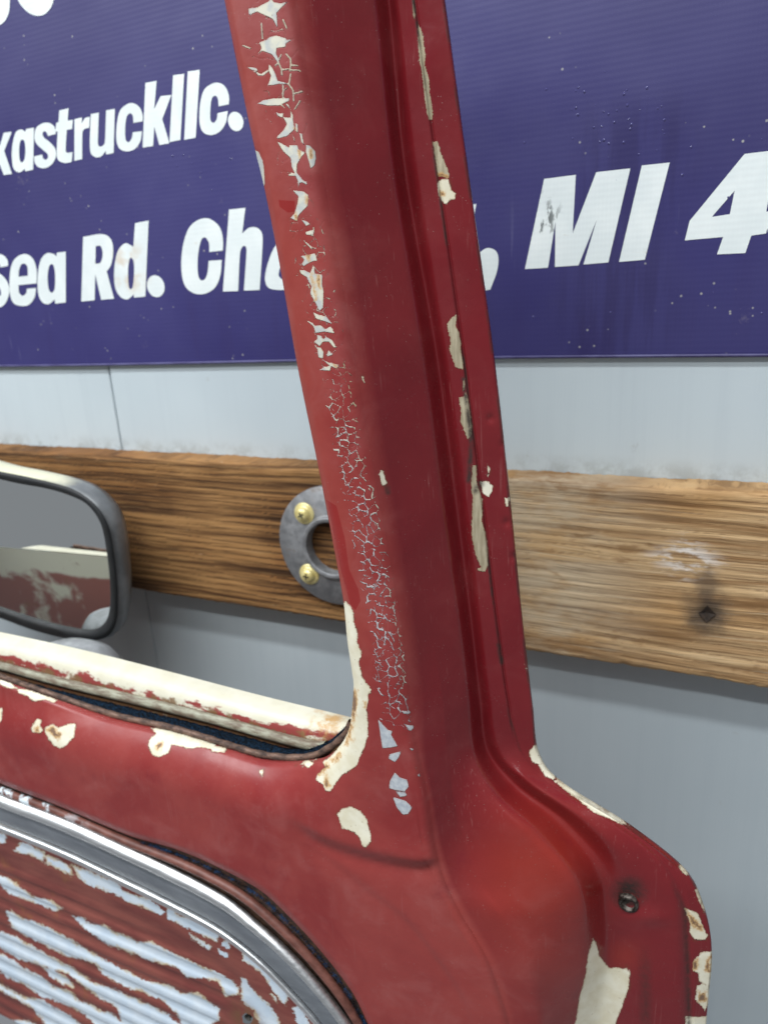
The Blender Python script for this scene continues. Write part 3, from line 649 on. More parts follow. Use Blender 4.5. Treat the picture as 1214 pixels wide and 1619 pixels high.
creams += [tM(q) for q in ([(720,1122),(780,1132),(770,1150),(725,1145)], [(885,1210),(905,1205),(900,1235)], [(1010,1195),(1085,1170),(1060,1200)])]
creams += [tH(q) for q in (
 [(300,1095),(320,1130),(335,1200),(400,1280),(440,1268),(490,1285),(505,1262),(525,1300),(515,1400),(480,1500),(440,1600),(425,1900),(120,1900),(200,1560),(215,1450),(250,1330),(265,1200)],
 [(850,908),(900,925),(940,945),(970,1030),(1000,1080),(980,1108),(920,1105),(885,1060),(890,1010)], [(1060,1170),(960,1180),(905,1240),(905,1290),(940,1310),(945,1360),(970,1370),(1000,1400),(1060,1300)],
 [(970,1370),(930,1385),(925,1430),(915,1470),(960,1510),(980,1540),(1040,1400)], [(860,1570),(960,1575),(1040,1560),(1040,1660),(860,1660)],
 [(-40,30),(0,100),(50,130),(90,110),(0,20)], [(60,135),(130,196),(215,255),(300,325),(350,350),(390,340),(200,210),(80,120)], [(480,398),(580,456),(700,538),(760,590),(790,570),(700,480),(560,410)],
 [(350,345),(480,402),(500,390),(360,320)], [(770,590),(840,690),(870,715),(880,680),(800,590)], [(915,795),(965,920),(985,960),(1000,930),(940,800)])]
beiges = [tF(q) for q in (
 [(93,165),(120,220),(135,270),(140,340),(152,400),(145,470),(160,530),(178,590),(180,660),(205,820),(200,880),(175,880),(155,790),(135,640),(125,540),(105,440),(95,300)],
 [(203,1040),(243,1032),(260,1110),(300,1210),(328,1275),(320,1300),(240,1290),(222,1180)], [(55,-20),(70,-20),(75,60),(78,110),(65,140),(58,90)])]
creams += [tF([(235,1340),(265,1308),(320,1312),(340,1390),(372,1410),(365,1455),(330,1460),(300,1495),(265,1465),(240,1410)])]
beiges += [tG(q) for q in (
 [(155,62),(155,95),(145,130),(165,160),(178,220),(180,280),(192,345),(190,385),(145,368),(120,300),(110,255),(118,230),(105,160),(93,120),(120,85)],
 [(165,545),(195,540),(205,515),(220,545),(235,640),(245,720),(240,765),(215,790),(190,720),(178,690),(175,620)], [(190,450),(205,430),(200,500),(188,510)],
 [(245,940),(270,935),(272,1050),(300,1130),(305,1200),(300,1260),(320,1330),(335,1420),(338,1520),(318,1558),(275,1555),(272,1540),(295,1535),(265,1470),(240,1370),(240,1260),(248,1150),(235,1050)])]
creams += [tG(q) for q in ([(290,1035),(330,1032),(365,1060),(360,1095),(340,1125),(305,1110)], [(335,940),(348,965),(335,1010),(330,985)], [(430,1130),(455,1130),(455,1180),(440,1180)])]
creams += [tC([(700,960),(725,925),(740,950),(770,1030),(740,1050),(720,1035),(715,990)])]
creams += [crop(440, 580, 2.428, q) for q in ([(945,1140),(975,1250),(985,1330),(962,1200)], [(985,1450),(960,1480),(975,1520),(1010,1530),(1010,1440)], [(318,35),(326,35),(332,62),(324,55)])]
sd_f = union(np.full(SX.shape, -12.), SX, SY, flakes); sd_g = union(np.full(SX.shape, -12.), SX, SY, greys)
sd_c = union(np.full(SX.shape, -12.), SX, SY, creams); sd_b = union(np.full(SX.shape, -12.), SX, SY, beiges)
# crack network on the pillar face: edges of irregular cells, only some of them open
ys = [-20, 120, 240, 300, 420, 560, 640, 740, 820, 900, 1000, 1100, 1160, 1210]
xl = [385, 398, 428, 442, 462, 498, 513, 532, 548, 565, 582, 592, 604, 614]; xr = [465, 478, 500, 508, 522, 552, 566, 582, 606, 622, 640, 652, 660, 664]
def cracks(y0, y1, sp, prob, wmin, wmax, seed, shrink=0):
    r = np.random.default_rng(seed); pts = []
    y = y0-20
    while y < y1+20:
        a = np.interp(y, ys, xl)-20; b = np.interp(y, ys, xr)+20
        k = max(2, int((b-a)/sp))
        for q in range(k): pts.append((a+(q+.5+r.uniform(-.42, .42))*(b-a)/k, y+r.uniform(-.45, .45)*sp))
        y += sp*.85
    pts = np.array(pts); out = np.full(SX.shape, -12.)
    a = np.interp(SY, ys, xl)+shrink; b = np.interp(SY, ys, xr)-shrink
    sel = np.where((SY > y0) & (SY < y1) & (SX > a-4) & (SX < b+4) & (np.arange(SX.size) < offB))[0]
    for k in range(0, sel.size, 2000):
        s = sel[k:k+2000]; wx = SX[s]+1.3*np.sin(SY[s]*.21); wy = SY[s]+1.2*np.sin(SX[s]*.27)
        d2 = (wx[:, None]-pts[None, :, 0])**2+(wy[:, None]-pts[None, :, 1])**2
        o = np.argpartition(d2, 2, 1)[:, :3]; dd = np.take_along_axis(d2, o, 1); oo = np.argsort(dd, 1); o = np.take_along_axis(o, oo, 1); dd = np.take_along_axis(dd, oo, 1)
        i1, i2 = o[:, 0], o[:, 1]; L = np.hypot(*(pts[i1]-pts[i2]).T)+1e-6
        e = (dd[:, 1]-dd[:, 0])/(2*L)
        lo = np.minimum(i1, i2); hi = np.maximum(i1, i2)
        h = np.modf(np.sin(lo*12.9898+hi*78.233+seed)*43758.5453)[0] % 1; h2 = np.modf(np.sin(lo*39.425+hi*11.135+seed)*24634.6345)[0] % 1
        wd = wmin+(wmax-wmin)*h2**2
        mid = (pts[i1]+pts[i2])/2; off = np.hypot(wx-mid[:, 0], wy-mid[:, 1]); toj = np.clip(1.25-(dd[:, 2]-dd[:, 1])/(2*L*sp*.55), 0, 1)
        wd = wd*(.55+.45*toj)
        t = (SX[s]-a[s])/(b[s]-a[s]); edge = np.clip(np.minimum(t, 1-t)*5, 0, 1)**.6
        wd = wd*(.92+.25*np.sin(SY[s]*.061+seed)*np.sin(SX[s]*.09+SY[s]*.023)); wd = np.where(h < prob*edge, wd, -12)
        wd = wd-1.2*(1-np.clip(np.minimum(SY[s]-y0, y1-SY[s])/25, 0, 1))
        out[s] = wd-e
    return out
ck = np.maximum(cracks(600, 1165, 13.5, .86, .50, 1.35, 3), cracks(330, 640, 12, .50, .25, 1.1, 11))
ck = np.maximum(ck, cracks(620, 1150, 7.5, .26, .3, .9, 5, 2))
ck = np.maximum(ck, cracks(-20, 340, 24, .30, .2, 1.3, 21))
strokes = [tA(q) for q in ([(330,510),(350,465)], [(325,530),(350,590),(355,640)], [(350,595),(410,590)], [(390,460),(430,505),(430,560),(425,605)], [(430,555),(490,560)], [(415,720),(430,630)],
 [(410,715),(450,770),(455,860)], [(455,800),(530,780)], [(365,730),(365,840)], [(465,930),(510,860)], [(180,200),(190,330)], [(365,170),(395,240)], [(300,560),(325,535)], [(25,390),(85,412)])]
for q in strokes:
    q = np.array(q); s = (SX > q[:, 0].min()-6) & (SX < q[:, 0].max()+6) & (SY > q[:, 1].min()-6) & (SY < q[:, 1].max()+6)
    ck[s] = np.maximum(ck[s], 1.25-line_d(SX[s], SY[s], q))
# small loose specks over the band
chip = np.maximum.reduce([sd_f, sd_g, sd_c, sd_b, ck])
tone = np.where(sd_c >= chip-.01, 0.0, np.where(sd_b >= chip-.01, .5, 1.0))
tone = np.where((sd_f >= chip-.01), .75, tone)
tone = np.where((ck >= chip-.01), np.clip(.62+.38*(SY-520)/300, .62, 1.0)-.25*np.clip((SX-np.interp(SY, ys, xr)+22)/16, 0, 1)*(SY > 560)*(SY < 1100), tone)
# rust blooms and streaks on the bare spots
rust = np.full(SX.shape, -12.)
rust = union(rust, SX, SY, [tD(q) for q in ([(328,120),(365,140),(370,230),(350,330),(335,360),(322,300),(326,200)], [(90,690),(200,600),(250,560),(270,580),(200,640),(110,730)], [(130,745),(165,740),(180,790),(150,805)], [(325,470),(350,470),(345,495),(330,495)], [(410,215),(430,220),(428,255),(415,260)], [(280,520),(325,360),(340,380),(300,520)])])
rust = union(rust, SX, SY, [tL(q) for q in ([(225,690),(250,690),(250,720),(225,720)], [(300,700),(345,680),(375,720),(400,730),(370,770),(330,730)], [(1005,800),(1045,780),(1030,820),(1000,830)])])
rust = union(rust, SX, SY, [tB(q) for q in ([(345,100),(365,110),(355,190),(345,170)], [(355,615),(378,612),(375,670),(360,672)], [(380,765),(400,770),(440,990),(425,1000)], [(435,780),(460,785),(460,890),(450,890)], [(245,250),(255,250),(270,325),(262,325)], [(580,1540),(615,1560),(600,1580)])])
rust = union(rust, SX, SY, [tA(q) for q in ([(498,1285),(510,1285),(518,1340),(508,1345)], [(462,1060),(474,1060),(474,1110),(464,1112)], [(596,1270),(610,1270),(612,1340),(602,1340)])])
rust = union(rust, SX, SY, [tF([(255,1400),(285,1395),(290,1425),(265,1430)]), tF([(240,1275),(300,1270),(320,1295),(245,1300)])]+[tH(q) for q in ([(860,915),(900,960),(960,1020),(960,1050),(900,1020)], [(905,1240),(940,1220),(935,1290),(905,1285)], [(980,1240),(1015,1200),(1010,1300),(985,1290)], [(935,1420),(990,1430),(985,1480),(940,1480)])])
# grime caught in the seam, the dimple and the hem
seam = [(577,-500),(639,-60),(653,0),(659,37),(680,190),(686,247),(701,350),(721,494),(734,577),(749,703),(765,827),(778,942),(794,1054),(803,1128),(822,1186)]
dseam = line_d(SX, SY, seam)
gr = np.clip(1-dseam/3.2, 0, 1)*np.clip(.35+.9*(np.sin(SY*.021+1)+np.sin(SY*.057)*.6), .12, 1)
for q, r0, s in (([(741,760),(745,700),(733,600)], 5, .9), ([(752,775),(760,765)], 7, .8), ([(788,1020),(793,1048)], 4.5, .95), ([(612,770),(613,778)], 5, 1.0)):
    gr = np.maximum(gr, s*np.clip(1.2-line_d(SX, SY, q)/r0, 0, 1))
gr = np.maximum(gr, .95*np.clip(1.5-np.hypot((SX-994)/23, (SY-1412)/21), 0, 1))
gr = np.maximum(gr, .8*np.clip(1-np.abs(SX-np.interp(SY, [1380,1440,1513,1586,1740], [1055,1082,1086,1088,1090]))/7, 0, 1)*np.clip((SY-1390)/60, 0, 1))
gr = np.maximum(gr, .55*np.clip(1-np.abs(SX-np.interp(SY, [1500,1740], [1018,1022]))/14, 0, 1)*np.clip((SY-1490)/50, 0, 1))
hemm = np.zeros(SX.size); hm = np.zeros((NB, NBC)); hm[:, -4:] = .45; hemm[offB:] = hm.ravel(); gr = np.maximum(gr, hemm*np.clip(.4+np.sin(SY*.05)+.6*np.sin(SY*.13), 0, 1))
# chalked, faded paint: flat window side worn orange; swollen shoulder too, with its highlight painted in
warm = np.exp(-((SX-845)/95)**2-((SY-1395)/120)**2)
frontL = np.zeros(SX.size); fl = np.zeros((NS, NA)); fl[:, :] = (np.clip(1-(AXf-Ws[:, :1])/62, 0, 1)*np.clip((1150-AYf)/200, 0, 1)); frontL[:offB] = fl.ravel()
warm = np.maximum(warm, .7*frontL)
warm = np.maximum(warm, .6*np.exp(-((SX-985)/28)**2-((SY-1512)/26)**2))
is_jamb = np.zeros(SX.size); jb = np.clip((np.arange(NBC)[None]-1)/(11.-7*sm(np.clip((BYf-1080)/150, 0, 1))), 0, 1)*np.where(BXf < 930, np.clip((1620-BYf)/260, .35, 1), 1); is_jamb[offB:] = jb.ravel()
# run of thick glossy repaint on the window side
gloss = union(np.full(SX.shape, -12.), SX, SY, [[(516,790),(532,800),(545,850),(552,900),(566,930),(570,950),(562,965),(553,955),(548,935),(538,900),(528,850)], tB([(110,140),(250,150),(250,240),(190,250),(120,200)])])

def mat_door():
    n = NT('door_paint', .42, spec=.5)
    fine = n.noise(900, 3, .6); mid = n.noise(260, 3, .6)
    wob = n.math('ADD', n.math('MULTIPLY', n.math('SUBTRACT', mid, .5), 5.0), n.math('MULTIPLY', n.math('SUBTRACT', fine, .5), 4.2))
    chipv = n.attr('chip'); thin = n.step(n.attr('tone'), .52, .60, 1, .24)
    cv = n.math('ADD', chipv, n.math('MULTIPLY', wob, thin))
    m = n.step(cv, -.35, .45)
    # red top coat: crimson, weathered to orange where exposed, shoulder highlight painted in too, with cloudy polish marks
    cl = n.noise(11, 4, .6, dist=.4); cl2 = n.noise(38, 4, .6); jam = n.attr('jamb')
    red = n.mix(n.step(cl, .32, .68), (.228, .021, .021), (.288, .042, .036))
    wm = n.math('MULTIPLY', n.attr('warm'), n.step(cl2, .25, .6, .65, 1))
    red = n.mix(n.math('MULTIPLY', wm, .85), red, (.33, .058, .038))
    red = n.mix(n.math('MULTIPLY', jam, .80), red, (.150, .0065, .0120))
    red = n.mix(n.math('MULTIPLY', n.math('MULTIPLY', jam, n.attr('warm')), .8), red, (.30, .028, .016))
    chalk = n.noise(26, 5, .62, dist=.6)
    red = n.mix(n.math('MULTIPLY', n.step(chalk, .46, .76, 0, .32), n.math('SUBTRACT', 1.0, n.math('MULTIPLY', jam, .75))), red, (.38, .12, .11))
    red = n.mix(n.step(n.noise(22, 5, .65), .60, .74, 0, .35), red, (.17, .010, .018))
    red = n.mix(n.math('MULTIPLY', n.step(n.attr('gloss'), -1, 1), .75), red, (.25, .014, .014))
    scr = n.noise(1, 3, .6, vec=n.scaled(n.vadd(n.co(), n.scaled(n.noise(3, 1, col=True), (.01, .01, 0))), (620, 620, 7)))
    red = n.mix(n.math('MULTIPLY', n.step(scr, .60, .72, 0, .30), n.step(n.noise(16, 3), .45, .62)), red, (.34, .13, .12))
    spk = n.voro(420); red = n.mix(n.math('MULTIPLY', n.step(spk, .05, .11, .75, 0), n.step(n.noise(60, 2), .52, .60)), red, (.50, .36, .32))
    # bare layers
    cn = n.noise(70, 4)
    cream = n.mix(n.step(cn, .3, .7), (.70, .64, .47), (.80, .76, .61))
    beige = n.mix(n.step(n.noise(1, 4, .6, vec=n.scaled(n.co(), (500, 500, 60))), .3, .7), (.30, .25, .16), (.47, .41, .28))
    grey = n.mix(n.step(n.noise(240, 4), .3, .7), (.36, .39, .43), (.52, .545, .56))
    tone = n.attr('tone')
    bare = n.mix(n.step(tone, 0, .5), cream, beige)
    bare = n.mix(n.step(tone, .5, .75), bare, n.mix(n.step(n.noise(120, 3), .4, .62), (.62, .595, .48), (.46, .475, .455)))
    bare = n.mix(n.step(tone, .78, 1.0), bare, grey)
    rs = n.math('ADD', n.attr('rust'), n.math('ADD', n.math('MULTIPLY', wob, 1.5), n.math('MULTIPLY', n.math('SUBTRACT', n.noise(130, 4, .65), .5), 9.0)))
    rm = n.step(rs, -3.5, 2.5); rcol = n.mix(n.step(rs, 0, 4.5), (.56, .30, .085), (.14, .055, .022))
    bare = n.mix(n.math('MULTIPLY', rm, .9), bare, rcol)
    bare = n.mix(n.step(n.noise(420, 3, .6), .68, .74, 0, .6), bare, (.20, .12, .06))
    # thin rust-stained rim at the chip edge, doubling as its painted outline shadow
    rim = n.math('MULTIPLY', n.step(cv, -.3, .5), n.step(cv, .5, 2.2, 1, 0))
    bare = n.mix(n.math('MULTIPLY', rim, n.step(tone, .4, .7, .55, .25)), bare, (.34, .20, .10))
    halo = n.math('MULTIPLY', n.math('MULTIPLY', n.step(cv, -5.0, -.4), n.step(tone, .0, .45, 1, .35)), n.step(n.noise(150, 4, .65), .46, .66))
    red = n.mix(n.math('MULTIPLY', halo, .5), red, (.13, .042, .018))
    c = n.mix(m, red, bare)
    g = n.math('MULTIPLY', n.attr('grime'), n.step(n.noise(190, 4, .7), .30, .62, .35, 1))
    c = n.mix(n.math('MINIMUM', n.math('MULTIPLY', g, 1.1), .95), c, (.030, .018, .014))
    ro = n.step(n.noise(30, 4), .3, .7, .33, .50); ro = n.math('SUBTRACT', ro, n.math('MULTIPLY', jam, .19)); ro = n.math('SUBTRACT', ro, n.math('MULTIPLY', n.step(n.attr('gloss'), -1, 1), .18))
    ro = n.mix(m, ro, (.62, .62, .62)); ro = n.mix(g, ro, (.8, .8, .8))
    b1 = n.bump(n.noise(700, 2), .05, .0005); b2 = n.bump(n.noise(34, 3), .16, .004, b1)
    curl = n.math('MULTIPLY', n.step(cv, -2.2, -.2), n.step(cv, -.2, .5, 1, 0))
    hgt = n.math('ADD', n.math('SUBTRACT', 1.0, m), n.math('MULTIPLY', curl, .08))
    b3 = n.bump(hgt, 1.0, .00045, b2)
    return n.done(c, ro, b3)
MD = mat_door()
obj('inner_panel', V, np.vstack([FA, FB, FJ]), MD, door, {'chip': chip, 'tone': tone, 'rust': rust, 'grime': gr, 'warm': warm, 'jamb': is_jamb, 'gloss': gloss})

# ---- outer skin of the door, closing the shell from behind
n_ = NT('outer_paint', .4); nn = n_.noise(12, 5, .55, dist=.2)
sepz = n_.n.new('ShaderNodeSeparateXYZ'); n_.put(sepz.inputs[0], n_.co())
ZBELT = float(P(277, 1064, .470)[2])
creamband = n_.step(n_.math('ADD', sepz.outputs[2], n_.math('MULTIPLY', n_.math('SUBTRACT', n_.noise(14, 4), .5), .03)), ZBELT-.036, ZBELT-.030)
oc = n_.mix(n_.step(nn, .50, .60), (.36, .13, .105), (.78, .74, .60)); oc = n_.mix(creamband, oc, (.78, .74, .60))
oc = n_.mix(n_.step(n_.noise(30, 5, .7), .62, .70, 0, .6), oc, (.30, .16, .08))
MO = n_.done(oc, .42, n_.bump(nn, .1, .002))
YO = .4708
FAR = [(-160,966),(0,999),(138,1029),(277,1064),(415,1100),(551,1133),(610,1148)]
far = catmull(FAR, 60); wl = W[: near(W, (559,1087)): 40]; edge_r = np.stack([BX[::25, -1]-2.5, BY[::25, -1]], -1)
out2 = np.vstack([far[:-3], (wl+np.array([[4., 0]]))[::-1], edge_r])
ring3 = P(out2[:, 0], out2[:, 1], YO)
left_top = np.array([-1.25, YO, ring3[0, 2]]); tail = np.array([[ring3[-1, 0], YO, .70], [-1.25, YO, .70]])
poly = np.vstack([left_top[None], ring3, tail])
obj('outer_skin', poly, [list(range(len(poly)))], MO, door, smooth=False)

# ---- belt line: cream top of the outer skin, rear lip, felt run and rusty front bead
def loft(curves, n, name, mat, parent, attrs=None, jitter=0):
    Q = [catmull(c, n) for c in curves]; G = np.stack([P(q[:, 0], q[:, 1], q[:, 2]) for q in Q], 1)
    if jitter: G += rng.normal(0, jitter, G.shape)
    return obj(name, G.reshape(-1, 3), grid_faces(n, len(curves)), mat, parent)
def withY(pts, Y): return [(x, y, Y) for x, y in pts]
def between(a, b, t, Y):
    A_, B_ = catmull(a, 40), catmull(b, 40); q = A_+(B_-A_)*t; return [(x, y, Y) for x, y in q]
LOW = [(-160,995),(0,1037),(138,1071),(231,1095),(323,1116),(415,1143),(507,1161),(560,1153),(600,1140)]
LIP = [(-160,1004),(0,1046),(92,1071),(184,1093),(323,1127),(461,1165),(512,1174),(556,1163),(600,1150)]
n_ = NT('belt_paint', .42)
rn = n_.noise(1, 5, .65, vec=n_.scaled(n_.co(), (26, 60, 60))); v2 = n_.attr('across')
bc = n_.mix(n_.step(n_.noise(40, 4), .3, .7), (.62, .585, .45), (.68, .65, .53))
redm = n_.step(n_.math('ADD', v2, n_.math('MULTIPLY', n_.math('SUBTRACT', rn, .5), 1.5)), .93, 1.05)
bc = n_.mix(redm, bc, (.27, .045, .040))
bc = n_.mix(n_.step(n_.math('ADD', v2, n_.math('MULTIPLY', n_.math('SUBTRACT', n_.noise(60, 5, .7), .5), .9)), 1.02, 1.14, 0, .9), bc, (.19, .105, .045))
bc = n_.mix(n_.math('MULTIPLY', n_.step(n_.dist(P(520, 1140, .458)), .0, .034, 1, 0), n_.step(n_.noise(60, 5, .7), .45, .62)), bc, (.50, .29, .11))
bc = n_.mix(n_.step(n_.noise(16, 5, .65), .67, .73, 0, .85), bc, (.30, .06, .055))
MB_ = n_.done(bc, n_.step(rn, .3, .7, .34, .5), n_.bump(n_.noise(50, 3), .08, .002))
nb = 260; ts = np.linspace(0, 1, 15)
FQ, LQ = catmull(FAR, nb), catmull(LOW, nb)
G = np.stack([P(FQ[:, 0]+(LQ[:, 0]-FQ[:, 0])*t, FQ[:, 1]+(LQ[:, 1]-FQ[:, 1])*t, .470-.022*t-.004*math.sin(math.pi*t)) for t in ts], 1)
LPq = catmull(LIP, nb); lipg = P(LPq[:, 0], LPq[:, 1], .4475)
drop = lipg.copy(); drop[:, 2] -= .02
G = np.concatenate([G, lipg[:, None], drop[:, None]], 1)
ac = np.concatenate([ts, [1.12, 1.2]])
obj('belt_rail', G.reshape(-1, 3), grid_faces(nb, 17), MB_, door, {'across': np.tile(ac, nb)})
rustm = NT('rusty_bead', .75, .2); rr_ = rustm.noise(1, 4, .65, vec=rustm.scaled(rustm.co(), (90, 200, 200)))
MR = rustm.done(rustm.mix(rustm.step(rr_, .3, .7), (.045, .028, .022), (.20, .115, .080)), rustm.step(rr_, .3, .7, .8, .5), rustm.bump(rustm.noise(700, 3), .5, .0006))
greyrub = NT('weathered_rubber', .6); gr_ = greyrub.noise(1, 4, .65, vec=greyrub.scaled(greyrub.co(), (50, 200, 200)))
MG = greyrub.done(greyrub.mix(greyrub.step(gr_, .35, .7), (.15, .11, .075), (.36, .36, .27)), .6, greyrub.bump(gr_, .4, .001))
BEADF = [(-160,1016),(0,1068),(92,1100),(184,1130),(277,1151),(369,1179),(415,1192),(461,1197),(498,1193),(526,1178),(546,1160),(556,1140)]
q = catmull(BEADF, 200); path = P(q[:, 0], q[:, 1]+1, .4300); tv, tf = tube_mesh(path, .0031+.0004*np.sin(np.arange(200)*.9)*.6, 10); obj('front_bead', tv, tf, MR, door)
q = catmull(LIP, 200)[:178]; path = P(q[:, 0], q[:, 1]+6, .4440); tv, tf = tube_mesh(path, .0046, 12); obj('rear_bead', tv, tf, MG, door)
feltm = NT('blue_felt', .95, spec=.1); fn = feltm.noise(500, 4, .7)
MF = feltm.done(feltm.mix(feltm.step(fn, .4, .68), (.006, .008, .011), (.012, .034, .068)), .95, feltm.bump(fn, 1, .002))
fq = catmull(BEADF, 200); lq = catmull(LIP, 240)[:200]
f0 = P(fq[:, 0], fq[:, 1]-2, .433); f1 = P(lq[:, 0], lq[:, 1]+20, .4450)
k = np.linspace(0, 1, 7); G = f0[:, None]+(f1-f0)[:, None]*k[None, :, None]; G[:, :, 2] -= (.007*np.sin(math.pi*k))[None]; G += rng.normal(0, .0004, G.shape)
felt = obj('felt_run', G.reshape(-1, 3), grid_faces(200, 7), MF, door)
def fuzz(base_pts, dirs, num, L, name, parent, mat=None):
    V, F = [], []
    for i in range(num):
        j = rng.integers(0, len(base_pts)); o = base_pts[j]+rng.normal(0, .0006, 3); d = dirs+rng.normal(0, .55, 3); d /= np.linalg.norm(d); s = np.cross(d, rng.normal(0, 1, 3)); s /= np.linalg.norm(s)
        l = L*rng.uniform(.4, 1.2); b = len(V); V += [o-s*.00018, o+s*.00018, o+d*l]; F.append((b, b+1, b+2))
    return tag(obj(name, V, F, mat or MF, parent, smooth=False), kind='stuff')
fuzz(G[:, 1:6].reshape(-1, 3), np.array([0, -.3, 1.]), 3500, .0026, 'felt_fibre', felt)

# ---- recess in the inner panel: channel, rust-red bead, bright trim with dark insert
T_OUT = [(-120,1207),(0,1255),(102,1293),(204,1339),(281,1375),(357,1416),(409,1457),(460,1503),(511,1559),(557,1619),(590,1670),(625,1740)]
T_IN = [(-120,1268),(0,1315),(102,1357),(204,1406),(306,1457),(357,1487),(409,1528),(460,1580),(495,1619),(530,1670),(560,1740)]
Er = E_PTS[::-1]
ch = NT('recess_channel', .8); cn_ = ch.noise(160, 4, .7)
MCH = ch.done(ch.mix(ch.step(cn_, .35, .7), (.030, .018, .014), (.13, .062, .032)), .85, ch.bump(cn_, .5, .001))
NT_ = 320
eo = catmull(Er, NT_); to = catmull(T_OUT, NT_); ti = catmull(T_IN, NT_)
# pair the three curves by nearest point so that the strips run square to them
def pair(a, b):
    idx = [int(np.argmin((b[:, 0]-p[0])**2+(b[:, 1]-p[1])**2)) for p in a]
    idx = np.maximum.accumulate(idx); k = np.arange(len(a)); sm_ = np.convolve(np.pad(np.array(idx, float), 8, 'edge'), np.ones(17)/17, 'valid')
    return np.stack([np.interp(sm_, np.arange(len(b)), b[:, c]) for c in (0, 1)], -1)
eo2 = pair(to, catmull(Er, 1200)); ti2 = pair(to, catmull(T_IN, 1200))
def strip(name, A_, B_, prof, mat, parent, jit=0):
    G = np.stack([P(A_[:, 0]+(B_[:, 0]-A_[:, 0])*s, A_[:, 1]+(B_[:, 1]-A_[:, 1])*s, y) for s, y in prof], 1)
    if jit: G += rng.normal(0, jit, G.shape)
    return obj(name, G.reshape(-1, 3), grid_faces(len(A_), len(prof)), mat, parent)
channel = strip('recess_channel', eo2, to, [(-.45, .4035), (-.1, .409), (.25, .4105), (.6, .411), (1.0, .411), (1.6, .413)], MCH, door, .0002)
ro_ = NT('rust_red_bead', .55); rb = ro_.noise(1, 5, .65, vec=ro_.scaled(ro_.co(), (60, 120, 120)))
rbc = ro_.mix(ro_.step(rb, .3, .7), (.10, .034, .024), (.20, .075, .055)); pn = ro_.step(ro_.noise(60, 5, .65), .50, .58)
leftm = ro_.n.new('ShaderNodeSeparateXYZ'); ro_.put(leftm.inputs[0], ro_.co())
rbc = ro_.mix(ro_.math('MULTIPLY', pn, ro_.step(leftm.outputs[0], float(P(150,1300,.4)[0]), float(P(40,1260,.4)[0]))), rbc, (.66, .74, .78))
MRB = ro_.done(rbc, .5, ro_.bump(rb, .3, .001))
mid = eo2+(to-eo2)*.60; wdt = np.linalg.norm(P(eo2[:, 0], eo2[:, 1], .403)-P(to[:, 0], to[:, 1], .403), axis=1)
tv, tf = tube_mesh(P(mid[:, 0], mid[:, 1], .4055), np.clip(wdt*.26, .0014, .0042), 12); obj('sealing_bead', tv, tf, MRB, door)
fb = P(eo2[:, 0]+(to[:, 0]-eo2[:, 0])*.18, eo2[:, 1]+(to[:, 1]-eo2[:, 1])*.18, .4065)
fsel = fb[(eo2[:, 0] > 225)]
fm = NT('felt_fibre_blue', .9, spec=.1); fmn = fm.noise(120, 4); MFB = fm.done(fm.mix(fm.step(fmn, .42, .6), (.010, .010, .012), (.020, .065, .15)), .9)
fuzz(fsel, np.array([-.2, -1., .2]), 3600, .0034, 'felt_fibre', channel, MFB)
chrome_n = NT('bright_trim', .2, 1.0); cs = chrome_n.noise(1, 4, .6, vec=chrome_n.scaled(chrome_n.co(), (25, 400, 400)))
MCR = chrome_n.done(chrome_n.mix(chrome_n.step(cs, .3, .75), (.74, .75, .75), (.88, .88, .87)), chrome_n.step(cs, .3, .7, .36, .48), chrome_n.bump(cs, .04, .0006))
ins_n = NT('trim_insert', .5); iv = ins_n.noise(1, 4, .65, vec=ins_n.scaled(ins_n.co(), (18, 60, 60)))
MIN = ins_n.done(ins_n.mix(ins_n.step(iv, .3, .72), (.11, .12, .135), (.165, .178, .195)), ins_n.step(iv, .3, .7, .38, .6), ins_n.bump(ins_n.noise(400, 3), .15, .0006))
trim = strip('trim_molding', to, ti2, [(0, .408), (.0, .4040), (.012, .4030), (.05, .4014), (.12, .3994), (.20, .3974), (.27, .3960), (.315, .3958), (.345, .3972), (.355, .4000), (.357, .4045)], MCR, door)
strip('inner_bead', to, ti2, [(.765, .4045), (.77, .4028), (.79, .4016), (.84, .3996), (.89, .3978), (.94, .3974), (.98, .3992), (1.0, .4030), (1.0, .409)], MCR, trim)
strip('insert', to, ti2, [(.35, .4022), (.40, .4015), (.5, .4012), (.60, .4012), (.71, .4014), (.77, .4022)], MIN, trim)

# ---- ribbed plate inside the recess
gx = np.linspace(P(-80, 1350, .408)[0], P(560, 1600, .408)[0], 330); z_hi = P(0, 1290, .408)[2]+.01; z_lo = P(300, 1760, .408)[2]
gz = np.linspace(z_hi, z_lo, 300); GX, GZ = np.meshgrid(gx, gz, indexing='ij')
def to_px(pts):
    d = pts-CAM; r = np.stack([-d[..., 0], d[..., 1], -d[..., 2]], -1); v = r[..., :1]*va+r[..., 1:2]*vc+r[..., 2:]*vb
    return CX+F_PX*v[..., 0]/v[..., 2], CY+F_PX*v[..., 1]/v[..., 2]
base = np.stack([GX, np.full(GX.shape, .4085), GZ], -1); QX, QY = to_px(base)
tid = catmull(T_IN, 500); dT = curve_d(QX, QY, T_IN, 500); ins_ = poly_sd(QX.ravel(), QY.ravel(), np.vstack([tid[::4], [[-400, 2200]], [[-400, 1200]]])).reshape(QX.shape)
dplate = np.clip(ins_, 0, 400)
per = .0225; zr = GZ-P(0, 1392, .4085)[2]
rib = np.cos(2*math.pi*zr/per); amp = .0008*sm(np.clip((dplate-34)/26, 0, 1))
hole_px = (391, 1611); hd = np.hypot(QX-hole_px[0], (QY-hole_px[1]))
amp = amp*sm(np.clip((hd-26)/30, 0, 1))
YP = .4085-amp*(np.tanh(1.3*rib)/np.tanh(1.3))-.0015*sm(np.clip((40-dplate)/20, 0, 1))+.0035*np.clip(1-hd/8, 0, 1)
